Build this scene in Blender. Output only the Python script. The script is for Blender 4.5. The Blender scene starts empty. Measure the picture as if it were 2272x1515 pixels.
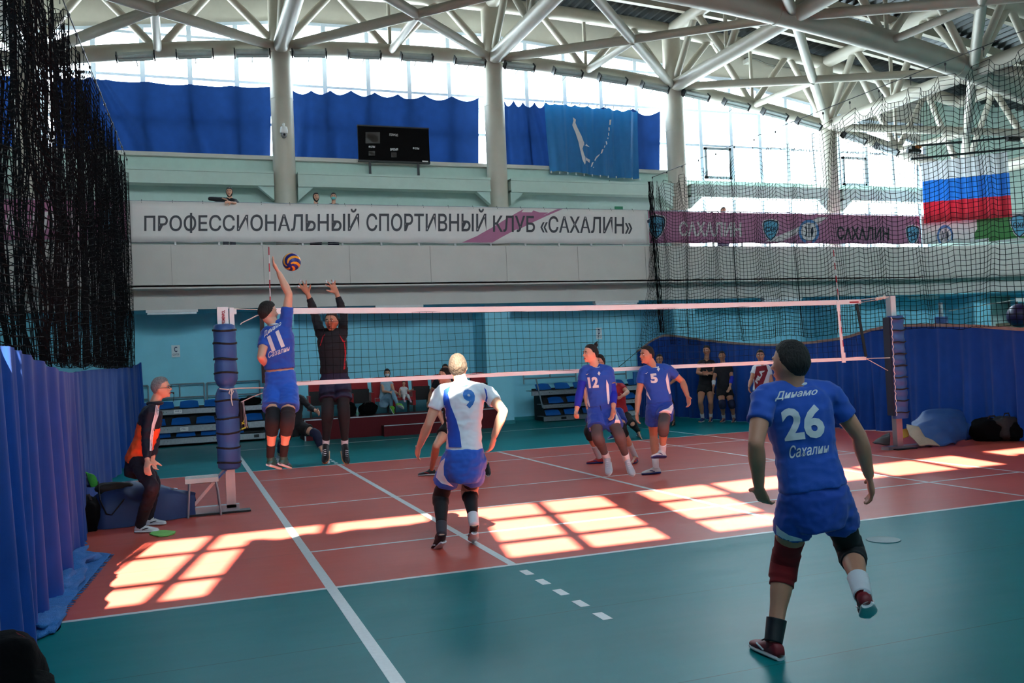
import bpy, bmesh, math, random
from math import sin, cos, pi, radians, sqrt, atan2
from mathutils import Vector as V, Matrix, noise
from mathutils.bvhtree import BVHTree
random.seed(7)
SC = bpy.context.scene
COL = SC.collection
# ---------------------------------------------------------------- camera, sky, sun, exposure
FPX, CAM = 1998.46, V((-5.5627, -11.6759, 1.7223))
_y, _p, _r = radians(20.192), radians(1.176), radians(-2.494)
FW = V((sin(_y)*cos(_p), cos(_y)*cos(_p), sin(_p)))
_rt = V((cos(_y), -sin(_y), 0)); _up = _rt.cross(FW)
RT = _rt*cos(_r) + _up*sin(_r); UP = _up*cos(_r) - _rt*sin(_r)
cd = bpy.data.cameras.new('camera'); cam = bpy.data.objects.new('camera', cd); COL.objects.link(cam)
cd.lens = 36*FPX/2272; cd.clip_end = 200
cam.matrix_world = Matrix(((RT.x, UP.x, -FW.x, CAM.x), (RT.y, UP.y, -FW.y, CAM.y), (RT.z, UP.z, -FW.z, CAM.z), (0, 0, 0, 1)))
SC.camera = cam
vs = SC.view_settings; vs.view_transform = 'Standard'; vs.look = 'None'; vs.gamma = 1; vs.use_curve_mapping = False
vs.exposure = 1.42
w = bpy.data.worlds.new('sky'); SC.world = w; w.use_nodes = True
nt = w.node_tree; bg = nt.nodes['Background']
tc = nt.nodes.new('ShaderNodeTexCoord'); sx = nt.nodes.new('ShaderNodeSeparateXYZ'); rp = nt.nodes.new('ShaderNodeValToRGB')
nt.links.new(tc.outputs['Generated'], sx.inputs[0]); nt.links.new(sx.outputs['Z'], rp.inputs[0]); nt.links.new(rp.outputs[0], bg.inputs[0])
rp.color_ramp.elements[0].position = 0.0; rp.color_ramp.elements[0].color = (.55, .60, .62, 1)
rp.color_ramp.elements[1].position = 0.03; rp.color_ramp.elements[1].color = (.88, .97, 1.0, 1)
e = rp.color_ramp.elements.new(0.9); e.color = (.62, .80, 1.0, 1)
bg.inputs[1].default_value = 13
TAN, SX = .957, .215                      # the sun's elevation tangent and drift, read from the patches on the floor
sun = bpy.data.lights.new('sun', 'SUN'); sun.energy = 32; sun.angle = radians(.53); sun.color = (1, .93, .80)
so = bpy.data.objects.new('sun', sun); COL.objects.link(so)
so.location = (-10, -40, 30)
so.rotation_euler = V((SX, 1, -TAN)).to_track_quat('-Z', 'Y').to_euler()
def portal(name, loc, rot, sx_, sy_):
    l = bpy.data.lights.new(name, 'AREA'); l.shape = 'RECTANGLE'; l.size = sx_; l.size_y = sy_; l.cycles.is_portal = True
    o = bpy.data.objects.new(name, l); COL.objects.link(o); o.location = loc; o.rotation_euler = rot
portal('window_light_far', (4, 13.15, 8.6), (radians(-90), 0, 0), 34, 8.6)
portal('window_light_near', (0, -12.5, 9.0), (radians(90), 0, 0), 40, 4)
# ---------------------------------------------------------------- helpers
def ray(x, y): return (FW + RT*((x-1136)/FPX) - UP*((y-757.5)/FPX))
def at(x, y, d): return CAM + ray(x, y)*d                    # a point at camera depth d
def onp(x, y, ax, val):                                       # a point on the plane axis = val
    r = ray(x, y); return CAM + r*((val-CAM[ax])/r[ax])
def dep(p): return (V(p)-CAM).dot(FW)
def lin(c):
    return tuple(((v/255)/12.92 if v/255 <= .04045 else ((v/255+.055)/1.055)**2.4) for v in c)
MATS = {}
def mat(name, rgb, rough=.6, metal=0, var=.08, vscale=6, bump=0, bscale=40, spec=.5, transl=0, sheen=0, emit=None, alpha=1, coat=0, stretch=(1, 1, 1)):
    if name in MATS: return MATS[name]
    m = bpy.data.materials.new(name); MATS[name] = m; m.use_nodes = True
    n = m.node_tree; b = n.nodes['Principled BSDF']; L = n.links.new
    col = lin(rgb)
    tcn = n.nodes.new('ShaderNodeTexCoord'); mp = n.nodes.new('ShaderNodeMapping'); mp.inputs['Scale'].default_value = stretch
    L(tcn.outputs['Object'], mp.inputs[0])
    nz = n.nodes.new('ShaderNodeTexNoise'); nz.inputs['Scale'].default_value = vscale; nz.inputs['Detail'].default_value = 4
    L(mp.outputs[0], nz.inputs['Vector'])
    cr = n.nodes.new('ShaderNodeValToRGB'); L(nz.outputs[0], cr.inputs[0])
    cr.color_ramp.elements[0].position = .3; cr.color_ramp.elements[1].position = .7
    cr.color_ramp.elements[0].color = (*[max(0, c*(1-var)) for c in col], 1); cr.color_ramp.elements[1].color = (*[min(1, c*(1+var)) for c in col], 1)
    L(cr.outputs[0], b.inputs['Base Color'])
    b.inputs['Roughness'].default_value = rough; b.inputs['Metallic'].default_value = metal
    b.inputs['Specular IOR Level'].default_value = spec
    if coat: b.inputs['Coat Weight'].default_value = coat
    if sheen: b.inputs['Sheen Weight'].default_value = sheen
    if bump:
        nb = n.nodes.new('ShaderNodeTexNoise'); nb.inputs['Scale'].default_value = bscale; nb.inputs['Detail'].default_value = 3
        L(mp.outputs[0], nb.inputs['Vector'])
        bm_ = n.nodes.new('ShaderNodeBump'); bm_.inputs['Strength'].default_value = bump; bm_.inputs['Distance'].default_value = .02
        L(nb.outputs[0], bm_.inputs['Height']); L(bm_.outputs[0], b.inputs['Normal'])
    if transl:
        tr = n.nodes.new('ShaderNodeBsdfTranslucent'); L(cr.outputs[0], tr.inputs[0]); mx = n.nodes.new('ShaderNodeMixShader'); mx.inputs[0].default_value = transl
        L(b.outputs[0], mx.inputs[1]); L(tr.outputs[0], mx.inputs[2]); L(mx.outputs[0], n.nodes['Material Output'].inputs[0])
    if emit: b.inputs['Emission Color'].default_value = (*lin(emit[0]), 1); b.inputs['Emission Strength'].default_value = emit[1]
    return m
def glass_mat():
    m = bpy.data.materials.new('window_glass'); m.use_nodes = True; n = m.node_tree; L = n.links.new
    t = n.nodes.new('ShaderNodeBsdfTransparent'); t.inputs[0].default_value = (.93, .97, .98, 1)
    g = n.nodes.new('ShaderNodeBsdfGlossy'); g.inputs['Roughness'].default_value = .03
    nz = n.nodes.new('ShaderNodeTexNoise'); nz.inputs['Scale'].default_value = 2; ma = n.nodes.new('ShaderNodeMath'); ma.operation = 'MULTIPLY_ADD'
    L(nz.outputs[0], ma.inputs[0]); ma.inputs[1].default_value = .03; ma.inputs[2].default_value = .05
    mx = n.nodes.new('ShaderNodeMixShader'); L(ma.outputs[0], mx.inputs[0]); L(t.outputs[0], mx.inputs[1]); L(g.outputs[0], mx.inputs[2])
    L(mx.outputs[0], n.nodes['Material Output'].inputs[0]); return m
GLASS = glass_mat()
def link(name, me, parent=None):
    o = bpy.data.objects.new(name, me); COL.objects.link(o)
    if parent: o.parent = parent
    return o
def tag(o, label=None, cat=None, group=None, kind=None):
    if label: o['label'] = label
    if cat: o['category'] = cat
    if group: o['group'] = group
    if kind: o['kind'] = kind
    return o
def thing(name, label, cat, loc=(0, 0, 0), group=None, rz=0):
    o = link(name, None); o.location = loc; o.rotation_euler = (0, 0, rz); o.empty_display_size = .1
    return tag(o, label, cat, group)
class MB:
    """collects shapes into one mesh; world coordinates unless the parent sits elsewhere (inverse is applied)"""
    def __init__(s): s.v = []; s.f = []; s.m = []
    def add(s, vs_, fs_, mi=0):
        k = len(s.v); s.v += [tuple(p) for p in vs_]; s.f += [tuple(i+k for i in f) for f in fs_]; s.m += [mi]*len(fs_); return s
    def box(s, c, size, mi=0, ax=None):
        c = V(c); X, Y, Z = [V(a) for a in (ax or ((1, 0, 0), (0, 1, 0), (0, 0, 1)))]
        a, b, d = size[0]/2, size[1]/2, size[2]/2
        P = [c+X*(i*a)+Y*(j*b)+Z*(k*d) for i in (-1, 1) for j in (-1, 1) for k in (-1, 1)]
        return s.add(P, [(0, 1, 3, 2), (4, 6, 7, 5), (0, 4, 5, 1), (2, 3, 7, 6), (0, 2, 6, 4), (1, 5, 7, 3)], mi)
    def bb(s, a, b, mi=0):
        return s.box([(a[i]+b[i])/2 for i in range(3)], [abs(b[i]-a[i]) for i in range(3)], mi)
    def bar(s, p, q, wd, ht, mi=0, up=(0, 0, 1)):
        p, q = V(p), V(q); d = (q-p); L = d.length; d.normalize(); u = V(up); r = d.cross(u)
        if r.length < 1e-4: r = d.cross(V((0, 1, 0)))
        r.normalize(); u = r.cross(d)
        return s.box((p+q)/2, (L, wd, ht), mi, (d, r, u))
    def tube(s, pts, r, seg=12, caps=True, mi=0, flat=1, upv=None):
        pts = [V(p) for p in pts]; n = len(pts); rr = r if isinstance(r, (list, tuple)) else [r]*n
        k = len(s.v); prev = None
        for i, p in enumerate(pts):
            t = (pts[min(i+1, n-1)]-pts[max(i-1, 0)])
            if t.length < 1e-9: t = V((0, 0, 1))
            t.normalize()
            if prev is None:
                a = V(upv) if upv else (V((0, 0, 1)) if abs(t.z) < .9 else V((1, 0, 0)))
                a = (a - t*a.dot(t)).normalized()
            else:
                a = (prev - t*prev.dot(t))
                a = a.normalized() if a.length > 1e-6 else t.orthogonal().normalized()
            prev = a; b = t.cross(a)
            for j in range(seg):
                th = 2*pi*j/seg; s.v.append(tuple(p + a*(cos(th)*rr[i]) + b*(sin(th)*rr[i]*flat)))
        for i in range(n-1):
            for j in range(seg):
                j2 = (j+1) % seg; s.f.append((k+i*seg+j, k+i*seg+j2, k+(i+1)*seg+j2, k+(i+1)*seg+j)); s.m.append(mi)
        if caps:
            s.f.append(tuple(k+j for j in range(seg-1, -1, -1))); s.m.append(mi)
            s.f.append(tuple(k+(n-1)*seg+j for j in range(seg))); s.m.append(mi)
        return s
    def lathe(s, c, prof, seg=20, mi=0, ax=(0, 0, 1)):          # prof: (radius, height) along ax
        ax = V(ax).normalized(); a = ax.orthogonal().normalized(); b = ax.cross(a); c = V(c); k = len(s.v)
        for r, h in prof:
            for j in range(seg):
                th = 2*pi*j/seg; s.v.append(tuple(c+ax*h+a*(cos(th)*r)+b*(sin(th)*r)))
        for i in range(len(prof)-1):
            for j in range(seg):
                j2 = (j+1) % seg; s.f.append((k+i*seg+j, k+i*seg+j2, k+(i+1)*seg+j2, k+(i+1)*seg+j)); s.m.append(mi)
        s.f.append(tuple(k+j for j in range(seg-1, -1, -1))); s.m.append(mi)
        s.f.append(tuple(k+(len(prof)-1)*seg+j for j in range(seg))); s.m.append(mi)
        return s
    def grid(s, fn, nu, nv, mi=0, thick=0):
        k = len(s.v)
        for i in range(nu+1):
            for j in range(nv+1): s.v.append(tuple(fn(i/nu, j/nv)))
        for i in range(nu):
            for j in range(nv):
                a = k+i*(nv+1)+j; s.f.append((a, a+nv+1, a+nv+2, a+1)); s.m.append(mi)
        return s
    def prism(s, poly, d, mi=0):                                # poly: 3D points, extruded by the vector d
        poly = [V(p) for p in poly]; d = V(d); n = len(poly)
        fs = [tuple(range(n-1, -1, -1)), tuple(range(n, 2*n))]+[(i, (i+1) % n, n+(i+1) % n, n+i) for i in range(n)]
        return s.add(poly+[p+d for p in poly], fs, mi)
    def ell(s, c, r, seg=16, rings=10, mi=0, ax=None):
        c = V(c); X, Y, Z = [V(a) for a in (ax or ((1, 0, 0), (0, 1, 0), (0, 0, 1)))]; k = len(s.v)
        for i in range(rings+1):
            ph = pi*i/rings
            for j in range(seg):
                th = 2*pi*j/seg; s.v.append(tuple(c+X*(r[0]*sin(ph)*cos(th))+Y*(r[1]*sin(ph)*sin(th))+Z*(r[2]*cos(ph))))
        for i in range(rings):
            for j in range(seg):
                j2 = (j+1) % seg; s.f.append((k+i*seg+j, k+(i+1)*seg+j, k+(i+1)*seg+j2, k+i*seg+j2)); s.m.append(mi)
        return s
    def mesh(s, name, mats):
        me = bpy.data.meshes.new(name); me.from_pydata(s.v, [], s.f)
        for m in (mats if isinstance(mats, (list, tuple)) else [mats]): me.materials.append(m)
        if any(s.m): me.polygons.foreach_set('material_index', s.m)
        return me
    def build(s, name, mats, parent=None, smooth=False, weld=True, solid=0, angle=40):
        me = s.mesh(name, mats)
        bm = bmesh.new(); bm.from_mesh(me)
        if weld: bmesh.ops.remove_doubles(bm, verts=bm.verts, dist=1e-5)
        if solid:
            bmesh.ops.recalc_face_normals(bm, faces=bm.faces); bmesh.ops.solidify(bm, geom=bm.faces[:], thickness=solid)
        bmesh.ops.recalc_face_normals(bm, faces=bm.faces); bm.to_mesh(me); bm.free()
        if smooth:
            me.polygons.foreach_set('use_smooth', [True]*len(me.polygons))
            if angle < 180: me.set_sharp_from_angle(angle=radians(angle))
        o = link(name, me, parent)
        if parent:
            bpy_loc = parent_world(parent); me.transform(bpy_loc.inverted())
        return o
def parent_world(p):
    m = Matrix.LocRotScale(p.location, p.rotation_euler, p.scale)
    return (parent_world(p.parent) @ m) if p.parent else m
def struct(o): o['kind'] = 'structure'; return o
def copy_tree(o, parent=None):
    c = o.copy(); COL.objects.link(c); c.parent = parent
    for ch in [x for x in KIDS.get(o.name, [])]: copy_tree(ch, c)
    return c
KIDS = {}
def register(o):
    KIDS.clear()
    for x in bpy.data.objects:
        if x.parent: KIDS.setdefault(x.parent.name, []).append(x)
def text_mesh(s, bold=.0, shear=0, spacing=1):
    cu = bpy.data.curves.new('t', 'FONT'); cu.body = s; cu.size = 1; cu.offset = bold; cu.shear = shear; cu.resolution_u = 3; cu.space_character = spacing
    o = bpy.data.objects.new('t', cu); COL.objects.link(o); bpy.context.view_layer.update()
    me = bpy.data.meshes.new_from_object(o.evaluated_get(bpy.context.evaluated_depsgraph_get()))
    bpy.data.objects.remove(o); bpy.data.curves.remove(cu); return me
def uvshape(me_or_polys, cells=0):
    """a flat shape normalised to 0..1 both ways, cut along a grid so it can bend"""
    bm = bmesh.new()
    if isinstance(me_or_polys, bpy.types.Mesh): bm.from_mesh(me_or_polys)
    else:
        for poly in me_or_polys:
            bm.faces.new([bm.verts.new((x, y, 0)) for x, y in poly])
    xs = [v.co.x for v in bm.verts]; ys = [v.co.y for v in bm.verts]
    if isinstance(me_or_polys, bpy.types.Mesh):
        x0, x1, y0, y1 = min(xs), max(xs), min(ys), max(ys)
        for v in bm.verts: v.co = ((v.co.x-x0)/(x1-x0), (v.co.y-y0)/(y1-y0), 0)
    bmesh.ops.triangulate(bm, faces=bm.faces)
    for k in range(1, cells):
        for ax in ((1, 0, 0), (0, 1, 0)):
            bmesh.ops.bisect_plane(bm, geom=bm.verts[:]+bm.edges[:]+bm.faces[:], plane_co=(k/cells, k/cells, 0), plane_no=ax)
    return bm
def text_on(name, s, p00, p10, p01, m, parent=None, bold=.02, shear=0, thick=.004, spacing=1):
    """lettering laid flat on a plane: p00 lower left, p10 lower right, p01 upper left"""
    bm = uvshape(text_mesh(s, bold, shear, spacing)); p00, p10, p01 = V(p00), V(p10), V(p01)
    n = (p10-p00).cross(p01-p00).normalized()*thick
    for v in bm.verts: v.co = p00+(p10-p00)*v.co.x+(p01-p00)*v.co.y+n
    me = bpy.data.meshes.new(name); bm.to_mesh(me); bm.free(); me.materials.append(m)
    o = link(name, me, parent)
    if parent: me.transform(parent_world(parent).inverted())
    return o
BVC = {}
def bvh(o):
    if o.name not in BVC: BVC[o.name] = bvh_(o)
    return BVC[o.name]
def bvh_(o):
    me = o.data; Mx = parent_world(o)
    return BVHTree.FromPolygons([Mx @ v.co for v in me.vertices], [tuple(p.vertices) for p in me.polygons])
def decal(name, shape, quad, target, m, parent, cells=8, off=.004, bold=.02, shear=0):
    """a print lying on the surface of target; quad = picture positions of lower left, lower right, upper right, upper left"""
    bm = uvshape(text_mesh(shape, bold, shear) if isinstance(shape, str) else shape, cells)
    trees = target if isinstance(target, list) else [target]; a, b, c, d = [V((q[0], q[1], 0)) for q in quad]; dead = []; last = None
    for v in bm.verts:
        u, t = v.co.x, v.co.y; q = (a*(1-u)+b*u)*(1-t)+(d*(1-u)+c*u)*t; r = ray(q.x, q.y).normalized(); best = None
        for tr in trees:
            h = tr.ray_cast(CAM, r)
            if h[0] is not None and (best is None or h[3] < best[3]): best = h
        if best is None: dead.append(v)
        else:
            v.co = best[0]-r*off
    if dead: bmesh.ops.delete(bm, geom=dead, context='VERTS')
    me = bpy.data.meshes.new(name); bm.to_mesh(me); bm.free(); me.materials.append(m)
    for p in me.polygons: p.use_smooth = True
    o = link(name, me, parent); me.transform(parent_world(parent).inverted()); return o
# ---------------------------------------------------------------- materials
M_cream = mat('cream_paint', (206, 201, 194), .7, var=.03, vscale=2, bump=.05)
M_pipe = mat('cream_steel', (186, 180, 165), .45, var=.05, vscale=3)
M_lite = mat('white_paint', (190, 188, 180), .6, var=.03)
M_sage = mat('pale_green_paint', (184, 206, 196), .7, var=.03)
M_blue = mat('sky_blue_paint', (136, 214, 234), .65, var=.03, vscale=3, bump=.04)
M_skirt = mat('teal_skirting', (44, 138, 146), .5)
M_alu = mat('window_frame_white', (176, 190, 206), .5, var=.02)
M_deck = mat('corrugated_steel', (62, 66, 68), .32, metal=.6, var=.15, vscale=4)
M_white = mat('white_plastic', (222, 222, 220), .4, var=.02)
M_tape = mat('white_tape', (235, 228, 224), .6, var=.02)
M_black = mat('black_plastic', (18, 18, 20), .5, var=.1)
M_dark = mat('dark_steel', (50, 52, 55), .45, metal=.6)
M_galv = mat('galvanised_steel', (150, 156, 160), .4, metal=.75, var=.12, vscale=20)
M_rail = mat('grey_rail', (126, 140, 150), .45, metal=.5)
M_net = mat('black_net_twine', (14, 15, 17), .85, spec=.1)
M_cloth = mat('royal_blue_curtain', (29, 71, 150), .8, var=.08, vscale=5, spec=.1, sheen=.1, transl=.10, bump=.1, bscale=300)
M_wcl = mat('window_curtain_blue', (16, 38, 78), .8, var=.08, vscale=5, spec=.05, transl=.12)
M_line = mat('white_line_paint', (205, 208, 206), .35, var=.06, vscale=30)
def floor_mat(name, rgb, var, sp_):
    m = bpy.data.materials.new(name); m.use_nodes = True; n = m.node_tree; L = n.links.new; b = n.nodes['Principled BSDF']
    g = n.nodes.new('ShaderNodeNewGeometry'); mp = n.nodes.new('ShaderNodeMapping'); L(g.outputs['Position'], mp.inputs[0])
    nz = n.nodes.new('ShaderNodeTexNoise'); nz.inputs['Scale'].default_value = 1.1; nz.inputs['Detail'].default_value = 6; nz.inputs['Roughness'].default_value = .6; L(mp.outputs[0], nz.inputs[0])
    cr = n.nodes.new('ShaderNodeValToRGB'); L(nz.outputs[0], cr.inputs[0]); c = lin(rgb)
    cr.color_ramp.elements[0].position = .35; cr.color_ramp.elements[1].position = .7
    cr.color_ramp.elements[0].color = (*[x*(1-var) for x in c], 1); cr.color_ramp.elements[1].color = (*[x*(1+var) for x in c], 1)
    # seams between the vinyl rolls, 1.5 m apart, run along the hall
    sp = n.nodes.new('ShaderNodeSeparateXYZ'); L(g.outputs['Position'], sp.inputs[0])
    a = n.nodes.new('ShaderNodeMath'); a.operation = 'PINGPONG'; L(sp.outputs['Y'], a.inputs[0]); a.inputs[1].default_value = .75
    st = n.nodes.new('ShaderNodeMath'); st.operation = 'LESS_THAN'; L(a.outputs[0], st.inputs[0]); st.inputs[1].default_value = .004
    mx = n.nodes.new('ShaderNodeMixRGB'); L(st.outputs[0], mx.inputs[0]); L(cr.outputs[0], mx.inputs[1]); mx.inputs[2].default_value = (*[x*.55 for x in c], 1)
    L(mx.outputs[0], b.inputs['Base Color'])
    n2 = n.nodes.new('ShaderNodeTexNoise'); n2.inputs['Scale'].default_value = 1.6; n2.inputs['Detail'].default_value = 2
    m2 = n.nodes.new('ShaderNodeMapping'); m2.inputs['Scale'].default_value = (.5, 1.8, 1); L(g.outputs['Position'], m2.inputs[0]); L(m2.outputs[0], n2.inputs[0])
    n3 = n.nodes.new('ShaderNodeTexNoise'); n3.inputs['Scale'].default_value = 220; L(g.outputs['Position'], n3.inputs[0])
    b1 = n.nodes.new('ShaderNodeBump'); b1.inputs['Strength'].default_value = .35; b1.inputs['Distance'].default_value = .012; L(n2.outputs[0], b1.inputs['Height'])
    b2 = n.nodes.new('ShaderNodeBump'); b2.inputs['Strength'].default_value = .08; b2.inputs['Distance'].default_value = .002; L(n3.outputs[0], b2.inputs['Height']); L(b1.outputs[0], b2.inputs['Normal'])
    L(b2.outputs[0], b.inputs['Normal'])
    b.inputs['Roughness'].default_value = .33; b.inputs['Specular IOR Level'].default_value = sp_
    return m
M_red = floor_mat('red_sport_vinyl', (198, 84, 70), .06, .12)
M_green = floor_mat('teal_sport_vinyl', (6, 116, 119), .06, .05)
# ---------------------------------------------------------------- floor with its court markings
mb = MB()
mb.bb((-24, -12.6, -.2), (27, -4.5, 0), 1); mb.bb((-24, 4.5, -.2), (27, 13.2, 0), 1)
mb.bb((-24, -4.5, -.2), (-9, 4.5, 0), 1); mb.bb((9, -4.5, -.2), (27, 4.5, 0), 1); mb.bb((-9, -4.5, -.2), (9, 4.5, 0), 0)
floor = struct(mb.build('floor', [M_red, M_green]))
def fline(x0, y0, x1, y1, wd=.05):
    m_ = MB()
    if abs(x0-x1) < 1e-6: m_.bb((x0-wd/2, y0, 0), (x0+wd/2, y1, .0015))
    else: m_.bb((x0, y0-wd/2, 0), (x1, y0+wd/2, .0016))
    return m_.build('court_line', M_line, floor)
fline(-4.52, -9, -4.52, 9, .08); fline(4.5, -9, 4.5, 9, .045)
fline(-3, -4.5, -3, 4.5, .07); fline(0, -4.5, 0, 4.5, .06); fline(3, -4.5, 3, 4.5, .045)
fline(-9, -4.5, 9, -4.5, .05); fline(-9, 4.5, 9, 4.5, .045)
fline(-4.5, 3, 4.5, 3, .04); fline(-4.5, 0, 4.5, 0, .04); fline(-4.5, -3, 4.5, -3, .04); fline(-3, -1.5, 0, -1.5, .04)
fline(-4.5, 9, 4.5, 9, .05); fline(-4.5, -9, 4.5, -9, .05)
for k in range(5):
    for x in (-3, 3): fline(x, -4.73-.35*k-.17, x, -4.73-.35*k, .07)
for k in range(4): fline(-3, 4.7+.35*k, -3, 4.87+.35*k, .06)
# ---------------------------------------------------------------- walls, gallery
def z0(x): return 10.2-.0083*(x-1.5)**2          # underside chord of the arched roof
def z1(x): return 11.75-.0055*(x-2)**2            # upper chord
def zd(x): return z1(x)+.42                       # roof deck
XC = [-14.5, -8.8, -2.9, 2.92, 8.7, 14.35, 20.0]
XL, XR = -22.0, 19.2
mb = MB(); mb.bb((-24, 12.4, 0), (23, 12.6, 3.3)); wall = struct(mb.build('wall_back', M_blue))
MB().bb((-24, 12.37, 0), (23, 12.4, .1)).build('baseboard_back', M_skirt, wall)
for i, x in enumerate((-14.8, -9, -3.25, 2.5, 8.3, 14.1, 19.8)):
    o = MB().bb((x-.36, 11.3, 0), (x+.36, 12.4, 3.25)).build('wall_pillar', M_blue, wall)
    MB().bb((x-.375, 11.285, 0), (x+.375, 12.36, .1)).build('skirting', M_skirt, o)
mb = MB(); mb.bb((-24, 10.95, 3.25), (23, 12.6, 3.35)); struct(mb.build('ceiling_under_gallery', M_blue))
# gallery parapet: runs straight, then turns in at the right end
PATH = [(-24, 10.4), (16.4, 10.4), (20.2, 9.5), (23.5, 7.6), (26, 4.5)]
def ribbon(path, zb, zt, th, m, name, parent=None, dy=0):
    mb_ = MB()
    for (xa, ya), (xb, yb) in zip(path, path[1:]):
        a, b = V((xa, ya+dy, 0)), V((xb, yb+dy, 0)); d = (b-a).normalized(); n_ = V((-d.y, d.x, 0))*th
        mb_.prism([a+V((0, 0, zb)), b+V((0, 0, zb)), b+V((0, 0, zt)), a+V((0, 0, zt))], n_)
    return mb_.build(name, m, parent)
gal = struct(ribbon(PATH, 3.74, 4.72, .14, M_cream, 'trim_1'))
for x in [-18+2.05*k for k in range(17)]:
    MB().bb((x-.004, 10.392, 3.75), (x+.004, 10.4, 4.7)).build('panel_joint', mat('joint_grey', (150, 148, 140), .8), gal)
struct(ribbon(PATH, 3.25, 3.78, .12, M_cream, 'trim_2', dy=.52))
mb = MB()
for (xa, ya), (xb, yb) in zip(PATH, PATH[1:]):
    mb.prism([(xa, ya, 3.7), (xb, yb, 3.7), (xb, max(yb, 12.9) if xb < 18 else yb+3.5, 3.7), (xa, max(ya, 12.9) if xa < 18 else ya+3.5, 3.7)], (0, 0, .08))
struct(mb.build('trim_3', M_cream))
mb = MB(); mb.bb((-24, 12.45, 3.8), (8.9, 12.65, 7.22)); mb.bb((8.9, 12.45, 3.8), (19.2, 12.65, 4.75)); mb.bb((8.9, 12.45, 6.66), (19.2, 12.65, 7.05))
uw = struct(mb.build('wall_gallery', M_sage))
mb = MB()
n_ = 44
for i in range(n_):
    xa, xb = XL+(XR-XL)*i/n_, XL+(XR-XL)*(i+1)/n_
    mb.add([(xa, 12.95, z0(xa)+.95), (xb, 12.95, z0(xb)+.95), (xb, 12.95, zd(xb)+.2), (xa, 12.95, zd(xa)+.2), (xa, 13.1, z0(xa)+.95), (xb, 13.1, z0(xb)+.95), (xb, 13.1, zd(xb)+.2), (xa, 13.1, zd(xa)+.2)],
           [(0, 1, 2, 3), (7, 6, 5, 4), (0, 4, 5, 1), (3, 2, 6, 7)])
struct(mb.build('wall_upper_panel', M_lite))
# sill ledge and longitudinal beams between the columns
struct(MB().bb((-24, 12.3, 7.2), (8.9, 13.0, 7.3)).build('trim_4', M_lite))
for i in range(len(XC)-1):
    xa, xb = XC[i]+.3, XC[i+1]-.3
    o = struct(MB().bb((xa, 11.75, 6.42), (xb, 12.05, 6.76)).bb((xa, 11.72, 6.72), (xb, 12.08, 6.78)).bb((xa, 11.72, 6.40), (xb, 12.08, 6.46)).build('trim_%d' % (5+i), M_sage))
    for s_, xx in ((1, xa), (-1, xb)):
        MB().prism([(xx, 11.8, 6.42), (xx+.42*s_, 11.8, 6.42), (xx, 11.8, 6.05)], (0, .2, 0)).build('corner_bracket', M_sage, o)
# closed right corner, far left, near wall
mb = MB()
for (xa, ya), (xb, yb) in zip([(19.2, 13.0), (22.8, 12.0), (26.5, 8.5), (27, -12.6)], [(22.8, 12.0), (26.5, 8.5), (27, -12.6)]):
    mb.prism([(xa, ya, 0), (xb, yb, 0), (xb, yb, 12), (xa, ya, 12)], (.1, .1, 0))
struct(mb.build('wall_right', M_sage))
mb = MB()
for (xa, ya), (xb, yb) in zip([(21.9, 12.0), (26.1, 8.2), (26.8, -12.5)], [(26.1, 8.2), (26.8, -12.5)]):
    mb.prism([(xa, ya, 0), (xb, yb, 0), (xb, yb, 3.25), (xa, ya, 3.25)], (.06, .06, 0))
struct(mb.build('wall_right_lower', M_blue))
struct(MB().bb((-24.2, -12.6, 0), (-24, 13.2, 13)).build('wall_left', M_sage))
# near wall behind the camera: solid below, windows above through which the sun comes
YN = -12.2
mb = MB(); mb.bb((-24, YN-.3, 0), (27, YN-.05, 3.3)); struct(mb.build('wall_near_lower', M_blue))
mb = MB(); mb.bb((-24, YN-.3, 3.3), (27, YN-.04, 7.6)); mb.prism([(-24, YN-.3, 10.42), (-2.65, YN-.3, 10.44), (3.3, YN-.3, 10.84), (6, YN-.3, 10.92), (27, YN-.3, 10.92), (27, YN-.3, 13), (-24, YN-.3, 13)], (0, .25, 0)); struct(mb.build('wall_near', M_sage))
# ---------------------------------------------------------------- windows: mullions, transoms and panes one by one
def window(idx, xs, zs, yw, top=None, sash=None, mw=.12):
    """xs: mullion lines, zs: transom lines; top(x): arched head"""
    fr = struct(link('window_%d' % idx, None)); fr.location = (xs[0], yw, zs[0])
    hz = (lambda x: top(x)) if top else (lambda x: zs[-1])
    for x in (xs[1:] if idx in (7, 9) else xs): MB().bb((x-mw/2, yw-.08, zs[0]), (x+mw/2, yw+.06, hz(x))).build('mullion', M_alu, fr)
    if top:
        mbt = MB(); mbt.bar((xs[0], yw, top(xs[0])+.02), (xs[-1], yw, top(xs[-1])+.02), .14, .09); mbt.build('head_rail', M_alu, fr)
    for z in zs:
        if not top or z < max(top(xs[0]), top(xs[-1]))-.1:
            MB().bb((xs[0], yw-.06, z-.035), (xs[-1], yw+.05, z+.035)).build('transom', M_alu, fr)
    for xa, xb in zip(xs, xs[1:]):
        zz = list(zs)
        if top: zz = [z for z in zs if z < min(top(xa), top(xb))-.15]
        zz2 = zz+([None] if top else [])
        for za, zb in zip(zz2, zz2[1:]):
            P = [(xa, yw, za), (xb, yw, za), (xb, yw, zb if zb else top(xb)), (xa, yw, zb if zb else top(xa))]
            MB().prism(P, (0, .008, 0)).build('pane', GLASS, fr)
    if sash:
        for xa, xb, za, zb in sash:
            for a, b in (((xa, yw-.1, za), (xb, yw-.02, za+.08)), ((xa, yw-.1, zb-.08), (xb, yw-.02, zb)), ((xa, yw-.1, za), (xa+.08, yw-.02, zb)), ((xb-.08, yw-.1, za), (xb, yw-.02, zb))):
                MB().bb(a, b).build('sash_bar', mat('sash_grey', (120, 128, 134), .5), fr)
    return fr
ht = lambda x: z0(x)+.97
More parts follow.
